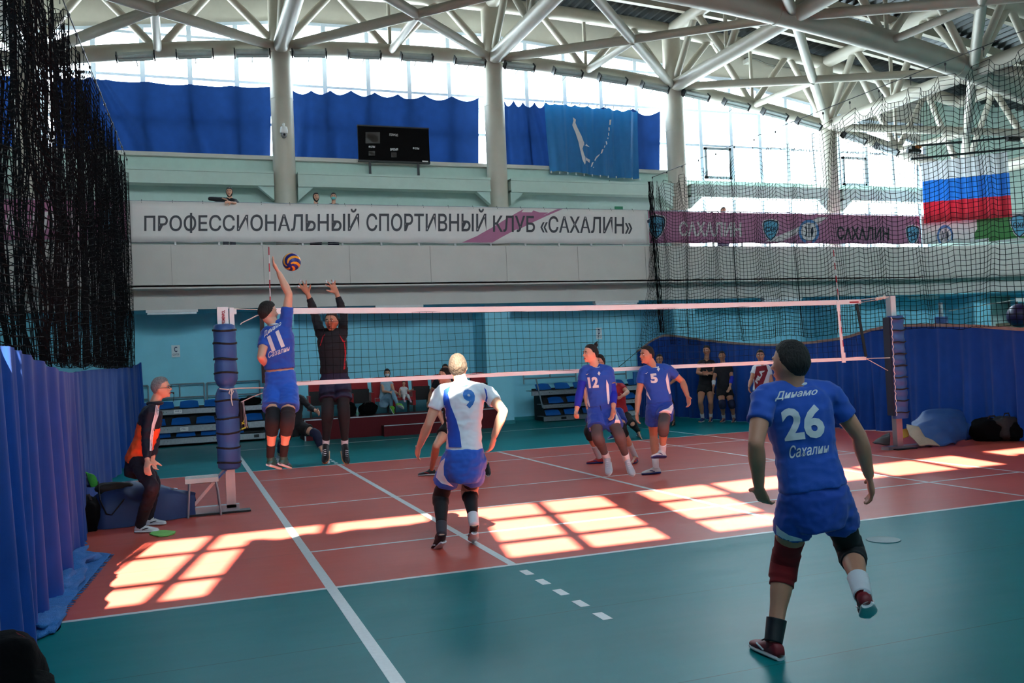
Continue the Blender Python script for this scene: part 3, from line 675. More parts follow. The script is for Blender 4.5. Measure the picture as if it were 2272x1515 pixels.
# ---------------------------------------------------------------- lamps on the wall truss, fixtures, cameras, signs
def flood(x):
    z = z0(x)-.24; s_ = -(2*.0083*(x-1.5)); d = V((1, 0, s_)).normalized(); c = V((x, 11.66, z))
    t = thing('flood_lamp', 'x', 'lamp', tuple(c), 'lamps under the wall truss')
    n_ = V((0, -.75, -.66)); up = d.cross(n_)
    MB().box(c, (.8, .15, .17), 0, (d, n_, up)).build('housing', mat('lamp_grey', (168, 176, 174), .5), t)
    for s2 in (-1, 1): MB().box(c+d*(.43*s2), (.03, .2, .21), 0, (d, n_, up)).build('end_plate', M_dark, t)
    for s2 in (-.05, .05): MB().box(c+n_*.085+up*s2, (.76, .02, .06), 0, (d, n_, up)).build('reflector', mat('lamp_glass', (190, 200, 198), .2), t)
    MB().tube([c+up*.08, c+up*.3+V((0, .15, .1))], .015, 6).build('bracket', M_dark, t)
    return t
LX = [(301, 118), (432, 118), (559, 117), (685, 118), (807, 125), (923, 130), (1040, 137), (1150, 155), (1257, 168), (1356, 178), (1450, 195), (1540, 215), (1630, 238), (1715, 260), (1790, 275), (1890, 300), (1962, 326)]
for k, (px, py) in enumerate(LX):
    t = flood(onp(px, py, 1, 11.75).x)
    bay = 0 if px < 625 else 1 if px < 1090 else 2 if px < 1480 else 3 if px < 1830 else 4
    kk = k-[0, 3, 7, 11, 15][bay]
    t['label'] = ['first', 'second', 'third', 'fourth'][kk]+' flood lamp from the left, '+['left of the dome camera column', 'in the scoreboard bay', 'in the island flag bay', 'in the bay with the small camera', 'beyond the last column'][bay]
def dome(px, py, Y, label):
    c = P2(px, py, Y); t = thing('dome_camera', label, 'camera', tuple(c))
    MB().tube([c+V((0, .1, .2)), c+V((0, 0, .2)), c+V((0, 0, .1))], .03, 8).build('bracket', M_white, t, True)
    MB().lathe(c, [(.02, .14), (.08, .12), (.1, .04), (.1, -.03), (.085, -.05)], 20).build('housing', M_white, t, True)
    MB().ell(c+V((0, 0, -.08)), (.075, .075, .085), 16, 10).build('dome', mat('smoked_dome', (150, 150, 150), .15), t, True)
    MB().ell(c+V((.0, -.07, -.09)), (.03, .03, .03), 10, 8).build('lens', M_black, t, True); return t
dome(630, 292, 11.65, 'white dome camera on the round column left of the scoreboard')
c = P2(1657, 137, 12.85); t = thing('bullet_camera', 'small white camera on the upper wall panel under the roof edge', 'camera', tuple(c))
MB().box(c, (.16, .26, .14)).build('body', M_white, t); MB().tube([c+V((.04, -.14, 0)), c+V((.04, -.1, 0))], .05, 10).build('lens', M_black, t)
# long fluorescent fixtures under the gallery
for k, (xa, xb, y_) in enumerate(((-6.3, -5.15, 11.0), (-.9, .35, 11.0), (5.25, 6.6, 11.0), (10.8, 12.2, 11.0), (17.0, 18.2, 11.6))):
    t = thing('strip_light', ['white strip light under the gallery above the letter C sign', 'white strip light under the gallery above the seated woman', 'white strip light under the gallery above the letter D sign', 'white strip light under the gallery behind the right net antenna', 'white strip light under the gallery right of the far net post'][k], 'lamp', ((xa+xb)/2, y_, 3.2), 'strip lights under the gallery')
    MB().bb((xa, y_-.09, 3.19), (xb, y_+.09, 3.25)).build('housing', M_white, t)
    MB().bb((xa+.03, y_-.07, 3.145), (xb-.03, y_+.07, 3.19)).build('diffuser', mat('strip_diffuser', (232, 240, 242), .4), t)
def sign(px0, py0, px1, py1, big, label):
    a, b = P2(px0, py0, 12.36), P2(px1, py1, 12.36); t = thing('sector_sign', label, 'sign', ((a.x+b.x)/2, 12.37, b.z))
    pl = MB().bb((a.x, 12.355, b.z), (b.x, 12.37, a.z)).build('plate', mat('sign_white', (214, 224, 228), .5), t); w_ = b.x-a.x; h = a.z-b.z; y_ = 12.354; mm = mat('sign_navy', (20, 44, 92), .5)
    text_on('letter', big, (a.x+w_*.32, y_, b.z+h*.42), (a.x+w_*.68, y_, b.z+h*.42), (a.x+w_*.32, y_, b.z+h*.88), mm, t, .03)
    text_on('lettering', 'СЕКТОР', (a.x+w_*.12, y_, b.z+h*.14), (a.x+w_*.88, y_, b.z+h*.14), (a.x+w_*.12, y_, b.z+h*.3), mm, t, .01)
sign(380, 766, 400, 792, 'C', 'white sector sign with a blue letter C on the blue wall')
sign(1322, 727, 1336, 752, 'D', 'white sector sign with a blue letter D on the blue wall')
t = thing('exit_sign', 'tiny green exit sign on the gallery wall left of the right net', 'sign', tuple(P2(1374, 460, 12.4)))
a = P2(1364, 458, 12.42); MB().bb((a.x, 12.4, a.z-.1), (a.x+.26, 12.44, a.z)).build('plate', mat('exit_green', (20, 120, 84), .4), t)
# thin cables hanging on the gallery wall and under the roof edge
t = thing('wall_cable', 'thin dark cable hanging below the island flag', 'cable', (7.2, 12.3, 6.7))
MB().tube([P2(1352, 400, 12.3), P2(1358, 415, 12.3), P2(1352, 432, 12.3), P2(1345, 424, 12.3)], .008, 5).build('cord', M_dark, t)
t = thing('roof_cable', 'grey cable sagging along the upper wall under the roof edge', 'cable', (9.5, 12.9, 10.9))
MB().tube([P2(x, y, 12.88) for x, y in ((1215, 30), (1255, 36), (1290, 44), (1320, 48), (1340, 57), (1362, 54), (1400, 62), (1440, 70), (1500, 84))], .025, 6).build('cord', mat('cable_grey', (120, 118, 112), .6), t, True)
t = thing('roof_cable', 'grey cable looping beside the small camera under the roof edge', 'cable', (12, 12.9, 10.7))
MB().tube([P2(x, y, 12.88) for x, y in ((1655, 135), (1652, 130), (1660, 128), (1680, 132), (1700, 142), (1720, 146))]+[P2(1755, 152, 12.88), P2(1785, 158, 12.88)], .025, 6).build('cord', mat('cable_grey', (120, 118, 112), .6), t, True)
# ---------------------------------------------------------------- net posts
M_pad = mat('blue_vinyl_pad', (52, 86, 142), .5, var=.05, bump=.15, bscale=12)
M_strap = mat('black_strap', (20, 20, 22), .7)
M_steel = mat('brushed_steel', (168, 172, 176), .35, metal=.8, var=.06)
lp = thing('net_post', 'left net post with a round blue strapped pad and steel top', 'net post', (-5.05, 0, 0))
MB().bb((-5.1, -.05, .06), (-4.99, .05, 2.36)).build('post', M_steel, lp)
prof = [(.1, .53), (.135, .56), (.14, .8), (.125, .83), (.14, .9), (.142, 1.15), (.128, 1.18), (.14, 1.24), (.138, 1.44), (.11, 1.52), (.085, 1.545), (.11, 1.57), (.14, 1.64), (.135, 1.83), (.125, 1.86), (.137, 1.92), (.138, 2.1), (.13, 2.14), (.135, 2.2), (.13, 2.3), (.1, 2.32)]
MB().lathe((-5.05, 0, 0), prof, 28).build('pad', M_pad, lp, True, angle=180)
for k, z in enumerate((.62, .8, .98, 1.16, 1.38, 1.72, 1.89, 2.08, 2.24)):
    r_ = .143
    MB().tube([(-5.05+r_*cos(a), r_*sin(a), z+.008*sin(a*2+k)) for a in [(-.95+1.9*q/10)*pi*.62-pi/2 for q in range(11)]], .012, 6, flat=.4).build('strap', M_strap, lp)
o = MB().bb((-5.13, -.06, 2.31), (-5.0, .06, 2.53)).build('post_head', M_white, lp); lpt = bvh(o)
MB().bb((-4.985, -.06, 2.3), (-4.93, .06, 2.52)).bb((-4.93, -.05, 2.44), (-4.9, .05, 2.5)).build('winch_slide', M_white, lp)
decal('lettering', 'PESMENPOL', [(499, 719), (499, 688), (492, 688), (492, 719)], lpt, mat('red_print', (170, 30, 44), .5), lp, 3, .004, bold=.03)
MB().bb((-5.56, -.05, .02), (-4.95, .05, .1)).build('base_beam', M_steel, lp); MB().bb((-5.62, -.09, 0), (-4.82, .09, .022)).build('base_plate', M_black, lp)
MB().bar((-5.5, .0, .1), (-5.09, .0, .55), .035, .035).build('brace', M_steel, lp); MB().bar((-5.22, -.03, .40), (-5.06, -.06, .56), .05, .02).build('brace_strap', M_pad, lp)
st = thing('stool', 'small metal stool with a white seat beside the left net post', 'stool', (-5.38, -.06, 0))
MB().tube([(-5.56, -.1, .445), (-5.2, -.1, .445)], .05, 14, flat=1).bb((-5.57, -.22, .415), (-5.19, .1, .47)).build('seat', mat('stool_seat', (190, 186, 180), .5), st)
for x in (-5.52, -5.22):
    for y in (-.19, .06):
        MB().tube([(x, y, .42), (x+(.02 if x > -5.3 else -.01), y-.02, .3), (x+(.045 if x > -5.3 else -.03), y-.03 if y < 0 else y+.03, .008)], .013, 8).build('leg', M_steel, st, True)
MB().tube([(-5.52, -.19, .42), (-5.55, -.2, .44), (-5.22, -.2, .44), (-5.2, -.19, .42)], .012, 8).build('seat_frame', M_steel, st, True)
rp_ = thing('net_post', 'right net post with a flat blue laced pad and steel top', 'net post', (5.37, 0, 0))
MB().bb((5.3, -.05, .05), (5.42, .05, 2.5)).build('post', M_steel, rp_)
MB().bb((5.31, -.062, 2.17), (5.4, -.05, 2.5)).build('rail_cover', M_white, rp_)
mb = MB()
mb.grid(lambda u, v: V((5.40+.145*cos(-pi*u)-.03*(v < .5)*0, -.02+(-.1)*sin(pi*u)*1.2, .5+1.67*v)) + V((.008*sin(v*62), .01*sin(v*62+1), 0)), 10, 60)
mb.build('pad', M_pad, rp_, True, solid=.03, angle=60)
MB().bb((5.235, -.07, .55), (5.265, .07, 2.15)).build('pad_edge', mat('dark_navy_edge', (22, 30, 52), .6), rp_)
for k in range(9):
    z = .6+k*.19; MB().tube([(5.25+.29*q/8, -.155+.06*abs(q/4-1)**2, z+.006*sin(q+k)) for q in range(9)], .011, 6, flat=.5).build('strap', M_strap, rp_)
MB().tube([(5.245+.012*sin(k*2.3), -.12, .55+.04*k) for k in range(41)], .006, 5).build('lace', M_tape, rp_)
MB().bb((5.1, -.06, 0), (6.0, .1, .05)).build('base_beam', M_steel, rp_); MB().bb((5.2, -.16, 0), (5.6, .12, .015)).build('base_plate', M_black, rp_)
# ---------------------------------------------------------------- the volleyball net
vn = thing('volleyball_net', 'volleyball net with white top and bottom tapes across the court', 'net', (0, 0, 1.48))
XA, XB_ = -4.64, 4.75
def topz(x): u = (x+4.97)/9.72; return 2.515*(1-u)+2.455*u-.05*4*u*(1-u)*.6
def botz(x): u = (x+4.97)/9.72; return 1.52*(1-u)+1.475*u+.0*u
mb = MB()
for s_ in range(40):
    xa, xb = XA+(XB_-XA)*s_/40, XA+(XB_-XA)*(s_+1)/40
    mb.add([(xa, -.006, topz(xa)-.075), (xb, -.006, topz(xb)-.075), (xb, -.006, topz(xb)), (xa, -.006, topz(xa)), (xa, .006, topz(xa)-.075), (xb, .006, topz(xb)-.075), (xb, .006, topz(xb)), (xa, .006, topz(xa))], [(0, 1, 2, 3), (7, 6, 5, 4), (0, 4, 5, 1), (3, 2, 6, 7)])
mb.build('top_tape', M_tape, vn)
mb = MB()
for s_ in range(40):
    xa, xb = XA+.05+(XB_-XA)*s_/40, XA+.05+(XB_-XA)*(s_+1)/40
    mb.add([(xa, -.005, botz(xa)), (xb, -.005, botz(xb)), (xb, -.005, botz(xb)+.055), (xa, -.005, botz(xa)+.055), (xa, .005, botz(xa)), (xb, .005, botz(xb)), (xb, .005, botz(xb)+.055), (xa, .005, botz(xa)+.055)], [(0, 1, 2, 3), (7, 6, 5, 4), (0, 4, 5, 1), (3, 2, 6, 7)])
mb.build('bottom_tape', M_tape, vn)
N = []
for i in range(97):
    x = XA+.02+(XB_-XA-.04)*i/96; N.append([V((x+.012*sin(i*.7+j*.3)+.07*(j/9-.5)*0, .008*sin(i*.5+j), (topz(x)-.07)*(1-j/9)+(botz(x)+.05)*j/9+.008*sin(i*.35+j*.9))) for j in range(10)])
twine_net(N, 96, 9, .0028, 'mesh', vn)
for x, m_ in ((-4.6, M_black), (4.66, M_black)):
    MB().bar((x, -.008, topz(x)-.07), (x+.13*(1 if x > 0 else 0), -.008, botz(x)+.05), .012, .05, 0, (1, 0, 0)).build('end_rod', M_black, vn)
MB().bb((4.52, -.0075, topz(4.6)-.055), (4.7, -.0065, topz(4.6)-.03)).build('tape_print', mat('red_print', (170, 30, 44), .5), vn)
def antenna(x, x2, label, ztop_):
    t = thing('antenna', label, 'antenna', (x, 0, 1.5)); zb_ = 1.5; n_ = 17
    for k in range(n_):
        a = V((x2, -.012, zb_)).lerp(V((x, -.012, ztop_)), k/n_); b = V((x2, -.012, zb_)).lerp(V((x, -.012, ztop_)), (k+1)/n_)
        MB().tube([a, b], .007, 8).build('band', mat('antenna_red', (176, 28, 44), .5) if (k % 2 == 0) else M_white, t, True)
    side = MB().bar((x2-.03, -.009, zb_), (x+(x2-x)*.48-.01, -.009, topz(x)-.06), .006, .05, 0, (1, 0, 0)).build('side_band', M_tape, t)
    MB().box((x2-.02, -.014, zb_+.03), (.07, .012, .16)).build('clip', M_tape, t); MB().box((x+(x2-x)*.45-.01, -.014, topz(x)-.1), (.06, .012, .16)).build('clip', M_tape, t)
antenna(-4.48, -4.5, 'red and white antenna beside the hitting hand at the left end of the net', 3.28)
antenna(4.25, 4.36, 'red and white antenna at the right end of the net', 3.25)
M_rope = mat('white_rope', (214, 208, 196), .7)
def rope(pts, label, r=.007, mm=M_rope, n=1):
    t = thing('rope', label, 'rope', tuple(pts[0])); MB().tube([V(p) for p in pts], r, 6).build('cord', mm, t, True); return t
q = lambda x, y, Y=-.02: onp(x, y, 1, Y)
rope([q(518, 685), q(575, 687), q(600, 688)], 'short white rope from the left post head to the net top', .006)
rope([q(533, 720), q(537, 716), q(570, 700), q(598, 692)], 'slack white rope slanting below the left top of the net')
o = rope([q(487, 862, -.15), q(505, 864, -.17), q(530, 861, -.1), q(600, 860, -.03)], 'white rope tied round the left post pad at mid height', .008)
MB().tube([q(512, 862, -.18), q(508, 872, -.19), q(513, 878, -.19), q(518, 868, -.19), q(514, 862, -.18), q(513, 885, -.19), q(516, 900, -.19)], .007, 6).build('bow', M_rope, o, True)
rope([q(535, 892, -.1), q(560, 880, -.1), q(598, 866, -.03)], 'thin white rope slanting from the hanging shirt to the net bottom', .006)
o = rope([q(1908, 665), q(1945, 661), q(1972, 657)], 'white rope with a knot from the net top to the right post', .006)
MB().tube([q(1908, 671), q(1950, 664), q(1972, 659)], .005, 6).build('cord', M_rope, o, True)
MB().ell(q(1953, 661), (.05, .03, .03), 10, 8).ell(q(1962, 659), (.03, .03, .035), 10, 8).ell(q(1946, 663), (.025, .03, .03), 10, 8).build('knot', M_rope, o, True)
rope([q(1923, 795), q(1965, 794), q(1990, 793, -.1)], 'white rope from the net bottom to the right post', .007)
rope([q(1923, 796), q(1970, 822)], 'white rope slanting down from the net bottom to the right post', .006)
rope([onp(1416, 778, 1, 10), onp(1390, 800, 1, 9.9), onp(1330, 850, 1, 10.8)], 'thin dark cord slanting from the right curtain corner over the bleachers', .008, M_dark)
# shirt hanging from the post
t = thing('hanging_shirt', 'black shirt with a small neon yellow logo hanging beside the left post', 'shirt', (-4.85, 0, 1.0))
qs = [q(524, 893, .02), q(541, 888, -.02), q(551, 950, -.02), q(531, 957, .02)]
o = MB().grid(lambda u, v: qs[0].lerp(qs[1], u).lerp(qs[3].lerp(qs[2], u), v)+V((0, .02*sin(u*9+v*3), 0)), 14, 14).build('cloth', mat('black_jersey', (24, 24, 30), .8), t, True, solid=.012, angle=180); ht_ = bvh(o)
decal('hem', [[(0, 0), (1, 0), (1, 1), (0, 1)]], [(532, 955), (550, 948), (550, 944), (532, 952)], ht_, mat('neon_yellow', (190, 205, 60), .6), t, 3, .006)
decal('logo', [[(.3, 0), (.45, .3), (.3, .5), (.6, .6), (.8, 1), (.85, .6), (.65, .35), (.95, .25), (.9, .1), (.55, .2)]], [(532, 944), (544, 942), (543, 930), (532, 933)], ht_, mat('neon_yellow', (190, 205, 60), .6), t, 3, .006)
for k in range(3): decal('stripe', [[(0, 0), (1, 0), (1, 1), (0, 1)]], [(543+k*2.2, 948), (544+k*2.2, 948), (539+k*2.2, 890), (538+k*2.2, 890)], ht_, M_ban, t, 4, .006)
# ---------------------------------------------------------------- retracted bleachers
M_seat = mat('blue_seat_plastic', (24, 92, 172), .3, var=.04, spec=.6)
M_und = mat('bleacher_dark', (30, 32, 34), .8)
def folded_seat(par, x, y, z, s=.44):
    def fn(u, v):
        return V((x+(u-.5)*s*(1-.12*v), y+.16*v, z+.02+.13*v**.8+.02*sin(pi*u)*v-.012*(1-abs(2*u-1))*(1-v)))
    mb_ = MB().grid(fn, 8, 5)
    o = mb_.build('seat', M_seat, par, True, solid=.022, angle=50); return o
def bleachers(x0, x1, y, label, tiers, plates, rail, gaps, inset=()):
    t = thing('bleachers', label, 'bleachers', ((x0+x1)/2, y, 0))
    MB().bb((x0+.4, y+.25, .02), (x1, y+.95, tiers[-1][1]-.08)).build('under_frame', M_und, t)
    for k, (zb_, zt_) in enumerate(tiers):
        xa = x0+(inset[k] if inset else 0)
        MB().bb((xa, y+.02*k, zb_), (x1, y+.06+.02*k, zt_)).bb((xa, y+.02*k, zt_-.012), (x1, y+.5, zt_)).build('step_beam', M_galv, t)
        for xx in [xa+.5+1.1*q_ for q_ in range(int((x1-xa)/1.1))]:
            for d_ in (0, .07): MB().tube([(xx+d_, y-.004+.02*k, (zb_+zt_)/2), (xx+d_, y+.01, (zb_+zt_)/2)], .008, 6).build('bolt', M_dark, t)
        x = xa+.3+gaps[k]
        while x < x1-.2: folded_seat(t, x, y+.06, zt_); x += .56
        MB().bb((xa+.1, y+.3, zt_), (x1-.1, y+.34, zt_+.05)).build('seat_rail', M_dark, t)
    for s_, px_, z in plates:
        MB().bb((px_-.09, y-.012, z-.045), (px_+.09, y-.002, z+.045)).build('row_plate', M_white, t)
        text_on('row_text', s_, (px_-.06, y-.012, z-.02), (px_+.06, y-.012, z-.02), (px_-.06, y-.012, z+.025), mat('sign_navy', (20, 44, 92), .5), t, .01)
    for xa, xb, za, zb_ in rail:
        for a, b in (((xa, za), (xb, za)), ((xa, zb_), (xb, zb_)), ((xa, za-.15), (xa, zb_)), ((xb, za-.15), (xb, zb_)), (((xa+xb)/2, za), ((xa+xb)/2, zb_))):
            MB().tube([(a[0], y+.9, a[1]), (b[0], y+.9, b[1])], .018, 8).build('rail', M_rail, t, True)
    return t
bl = bleachers(-7.6, -3.68, 11.35, 'folded grey bleachers with blue seats on the left, behind the left net post', [(.06, .21), (.34, .50), (.77, .90)], [('РЯД 3', -5.68, .84), ('РЯД 1', -5.55, .41)], [(-7.6, -6.35, 1.15, 1.48), (-6.2, -5.05, 1.15, 1.48), (-4.98, -3.7, 1.15, 1.48)], [.1, 0, .2])
MB().bb((-3.95, 11.33, .1), (-3.83, 11.345, .17)).build('socket', M_black, bl)
br = bleachers(3.3, 7.4, 10.98, 'folded grey bleachers with blue seats on the right, under the letter D sign', [(.02, .15), (.37, .48), (.73, .86)], [], [(3.4, 5.0, 1.18, 1.36), (5.1, 6.6, 1.18, 1.36)], [0, .1, .05], (.3, .3, 0))
MB().tube([(3.56, 10.95, .4), (3.4, 10.95, 1.2)], .02, 8).build('rail', M_rail, br, True); MB().bb((4.1, 10.965, .05), (4.25, 10.975, .12)).build('socket', M_black, br)
t = thing('folding_seat', 'upright blue plastic seat with a white number behind the man in red', 'seat', (6.55, 10.9, .86))
MB().grid(lambda u, v: V((6.3+.46*u, 10.9+.05*sin(pi*u), .9+.34*v)), 8, 6).build('back', M_seat, t, True, solid=.03)
# ---------------------------------------------------------------- red podium with theatre chairs
M_redc = mat('dark_red_carpet', (92, 12, 22), .9, var=.12, vscale=60, bump=.2, bscale=200)
M_redv = mat('red_velour', (150, 22, 30), .8, var=.08, sheen=.3)
M_edge = mat('aluminium_edge', (190, 192, 196), .35, metal=.6)
pd = thing('podium', 'dark red carpeted podium with metal edges under the gallery', 'podium', (-.2, 11, 0))
MB().bb((-2.85, 10.3, 0), (2.1, 11.28, .5)).build('body', M_redc, pd); MB().bb((-2.85, 10.285, .48), (2.1, 10.33, .505)).build('edge_trim', M_edge, pd)
MB().bb((2.09, 10.285, 0), (2.115, 10.32, .5)).bb((-2.86, 10.285, .0), (-2.83, 10.31, .5)).build('edge_trim', M_edge, pd)
MB().bb((-1.0, 9.98, 0), (1.3, 10.3, .26)).build('step', M_redc, pd); MB().bb((-1.0, 9.965, .25), (1.3, 10.0, .27)).build('edge_trim', M_edge, pd)
NCH = 9
for j in range(NCH):
    x = -1.37+.525*(j-2); y = 10.95; up_ = j in (4,)
    t = thing('theatre_chair', ['leftmost red theatre chair on the podium, behind the blocker', 'second red theatre chair from the left on the podium', 'empty red theatre chair left of the woman in a mask', 'red theatre chair under the woman in a mask', 'red theatre chair under the toddler', 'empty folded red theatre chair right of the toddler', 'red theatre chair under the bench man in black', 'red theatre chair behind the player with number 9', 'empty red theatre chair at the right end of the podium'][j], 'chair', (x, y, .5), 'red theatre chairs on the podium')
    def bk(u, v): return V((x+(u-.5)*.44*(1-.1*v**6), y+.06+.12*v+.03*(2*u-1)**2*-1, .86+.56*v-.02*(2*u-1)**4*(v > .9)))
    MB().grid(bk, 8, 8).build('backrest', M_redv, t, True, solid=.07, angle=60)
    if j in (3, 4): MB().box((x, y-.16, .87), (.42, .42, .08)).build('seat', M_redv, t)
    else: MB().box((x, y-.02, .98), (.42, .09, .34), 0, (V((1, 0, 0)), V((0, 1, .15)), V((0, -.15, 1)))).build('seat', mat('black_seat_shell', (28, 24, 26), .6), t)
    for s_ in (-1, 1): MB().box((x+s_*.245, y-.12, .86), (.045, .36, .34)).box((x+s_*.245, y-.12, 1.04), (.05, .38, .04)).build('armrest', M_redv, t)
    MB().bb((x-.2, y-.02, .5), (x-.16, y+.1, .82)).build('leg', M_black, t); MB().bb((x+.16, y-.02, .5), (x+.2, y+.1, .82)).build('leg', M_black, t)
def bottle(x, y, z, label):
    t = thing('bottle', label, 'bottle', (x, y, z))
    MB().lathe((x, y, z), [(.03, 0), (.033, .01), (.033, .13), (.02, .17), (.013, .2)], 14).build('body', mat('bottle_plastic', (150, 180, 180), .1, transl=.3), t, True)
    MB().lathe((x, y, z), [(.0335, .05), (.0335, .1)], 14).build('wrap', mat('bottle_wrap', (90, 150, 120), .4), t, True); MB().lathe((x, y, z+.2), [(.014, 0), (.014, .02)], 10).build('cap', mat('cap_blue', (60, 90, 160), .4), t)
b_ = onp(793, 920, 1, 10.45); bottle(b_.x, 10.45, .505, 'clear water bottle on the podium near the seated woman')
def blob(par, name, c, r, m, seed=1, amp=.12, seg=24, rings=16, flatz=True, ax=None, fr=3):
    c = V(c); X, Y, Z = [V(a) for a in (ax or ((1, 0, 0), (0, 1, 0), (0, 0, 1)))]; mb_ = MB()
    mb_.ell((0, 0, 0), (1, 1, 1), seg, rings)
    out = []
    for p in mb_.v:
        p = V(p); k = 1+amp*noise.noise(p*fr*.6+V((seed*3.1, seed, 0)))*1.6+amp*.5*noise.noise(p*fr*1.7+V((seed, 0, 5)))
        q_ = V((abs(p.x)**.75*(1 if p.x > 0 else -1), abs(p.y)**.75*(1 if p.y > 0 else -1), abs(p.z)**.75*(1 if p.z > 0 else -1)))*k
        w_ = c+X*q_.x*r[0]+Y*q_.y*r[1]+Z*q_.z*r[2]
        if flatz: w_.z = max(w_.z, flatz if isinstance(flatz, float) else .003)
        out.append(tuple(w_))
    mb_.v = out; return mb_.build(name, m, par, True, angle=180)
M_blk = mat('black_nylon', (9, 9, 10), .95, spec=.1, var=.2, bump=.3, bscale=30)
M_blk2 = mat('charcoal_nylon', (38, 34, 34), .75, var=.2, bump=.3, bscale=30)
def bag(name, label, c, r, m=M_blk, seed=1, strap=None, cat='bag', group=None, fz=True):
    t = thing(name, label, cat, (c[0], c[1], c[2]-r[2]), group); blob(t, 'body', c, r, m, seed, .14, flatz=fz)
    if strap: MB().tube([V(p) for p in strap], .018, 6, flat=.4).build('strap', M_blk2, t, True)
    else: MB().tube([V(c)+V((-r[0]*.4, -r[1]*.3, r[2]*.8)), V(c)+V((-r[0]*.2, -r[1]*.3, r[2]*1.2)), V(c)+V((r[0]*.2, -r[1]*.3, r[2]*1.2)), V(c)+V((r[0]*.4, -r[1]*.3, r[2]*.8))], .014, 6, flat=.5).build('handle', M_blk2, t, True)
    return t
bag('bag', 'black sports bag on the podium left of the seated woman', (-1.25, 10.62, .66), (.22, .15, .16), seed=2, fz=.505)
bag('bag', 'black backpack on the podium right under the toddler chair', (-1.75, 10.6, .68), (.2, .15, .18), seed=4, fz=.505)
a = onp(585, 905, 1, 11.3); bag('bag', 'black bag lying on the top row of the left bleachers', (a.x-.3, 11.42, .99), (.26, .13, .1), seed=7, fz=.905)
# ---------------------------------------------------------------- things on the floor, left
M_navc = mat('navy_tarpaulin', (34, 54, 98), .6, var=.06, bump=.2, bscale=9)
t = thing('pad_cover', 'navy blue padded cover lying on the floor behind the man in orange', 'pad cover', (-6.0, .1, 0))
CC = [(-6.72, .06, .05, .2), (-6.62, .05, .3, .36), (-6.45, .02, .43, .44), (-6.2, .0, .47, .42), (-5.98, .02, .44, .34), (-5.8, .02, .38, .22), (-5.62, .0, .33, .12), (-5.48, -.02, .28, .05), (-5.46, -.02, .27, .03)]
mb = MB()
def cov(u, v):
    k = min(int(u*8), 7); f = u*8-k; a, b = CC[k], CC[k+1]; x, y, h, w_ = [a[i]*(1-f)+b[i]*f for i in range(4)]
    th = pi*v; n1 = .03*noise.noise(V((x*4, v*4, 1)))
    return V((x+n1, y-cos(th)*w_*(1 if w_ > .1 else 1), .004+max(0, sin(th))**.55*(h+n1)))
mb.grid(cov, 48, 20).build('cover', M_navc, t, True, angle=180)
MB().tube([(-5.75, -.06, .345), (-5.7, -.08, .36), (-5.66, -.06, .35)], .008, 6).build('zip_pull', M_steel, t)
P = lambda x, y, Y: onp(x, y, 1, Y)
bag('shoulder_bag', 'brown-black shoulder bag with a wide strap on the navy cover', tuple(P(252, 1083, -.08)), (.2, .13, .07), mat('brown_black_cloth', (30, 26, 22), .8), 3, [P(218, 1070, -.1), P(222, 1110, -.38), P(236, 1140, -.42), P(248, 1142, -.42), P(272, 1112, -.4), P(286, 1092, -.15)], fz=.3)
t = thing('jacket', 'dark blue garment with a bright green lining lying left on the navy cover', 'jacket', tuple(P(190, 1075, .1)))
blob(t, 'cloth', P(186, 1068, .1), (.13, .12, .07), M_navc, 5, .3, flatz=.3)
cg = [P(188, 1047, -.02), P(208, 1053, -.02), P(220, 1078, -.05), P(204, 1080, -.05)]
MB().grid(lambda u, v: cg[0].lerp(cg[1], u).lerp(cg[3].lerp(cg[2], u), v)+V((0, .02*sin(u*5+v*4), .01*sin(v*6))), 8, 8).build('lining', mat('green_towel', (60, 160, 60), .9, bump=.5, bscale=150), t, True, solid=.012, angle=180)
bag('backpack', 'black backpack on the floor between the left curtain and the navy cover', (-6.62, -.36, .17), (.13, .2, .2), seed=11)
t = thing('cloth', 'bright green cloth lying flat on the floor by the white sneakers', 'cloth', tuple(onp(362, 1185, 2, 0)))
mb = MB(); og = [(331, 1186), (340, 1180), (362, 1178), (378, 1179), (390, 1180), (388, 1184), (372, 1190), (352, 1191), (342, 1189)]
mb.prism([onp(x, y, 2, .004) for x, y in og], (0, 0, .012)).build('fabric', mat('lime_cloth', (120, 190, 90), .9, bump=.3), t)
# big blue towel with toothed edge, folded on the floor
M_tow = mat('blue_towel', (52, 118, 186), .95, var=.1, vscale=20, bump=.5, bscale=120)
t = thing('towel', 'crumpled blue towel with a toothed edge on the floor at lower left', 'towel', (-6.35, -3.2, 0))
def onf(x, y, z=0): return onp(x, y, 2, z)
tq = [onf(205, 1232), onf(246, 1230), onf(140, 1368), onf(92, 1378)]
mb = MB()
def tf(u, v):
    a = onf(150, 1222).lerp(onf(40, 1395), v); b = onf(246, 1231).lerp(onf(128, 1372), v); p = a.lerp(b, u)
    p.z = .008+.022*(1-u)*abs(noise.noise(V((p.x*3, p.y*2.2, 1))))*2; return p
mb.grid(tf, 30, 40)
N_ = 34
for k in range(N_):
    v = (k+.2)/N_; a = tf(1, v); b = tf(1, v+.5/N_); m_ = (a+b)/2+V((.035, .0, 0)); mb.add([a, b, m_], [(0, 1, 2)])
mb.build('cloth', M_tow, t, True, solid=.006, angle=180)
blob(t, 'fold', onf(150, 1205)+V((0, 0, .03)), (.16, .22, .07), M_tow, 8, .5)
blob(t, 'fold', onf(165, 1252)+V((-.1, 0, .03)), (.26, .35, .09), M_tow, 9, .35)
blob(t, 'fold', onf(150, 1300)+V((-.1, 0, .02)), (.2, .45, .07), M_tow, 12, .35)
blob(t, 'fold', onf(110, 1385)+V((-.02, 0, .02)), (.1, .35, .05), M_tow, 14, .3)
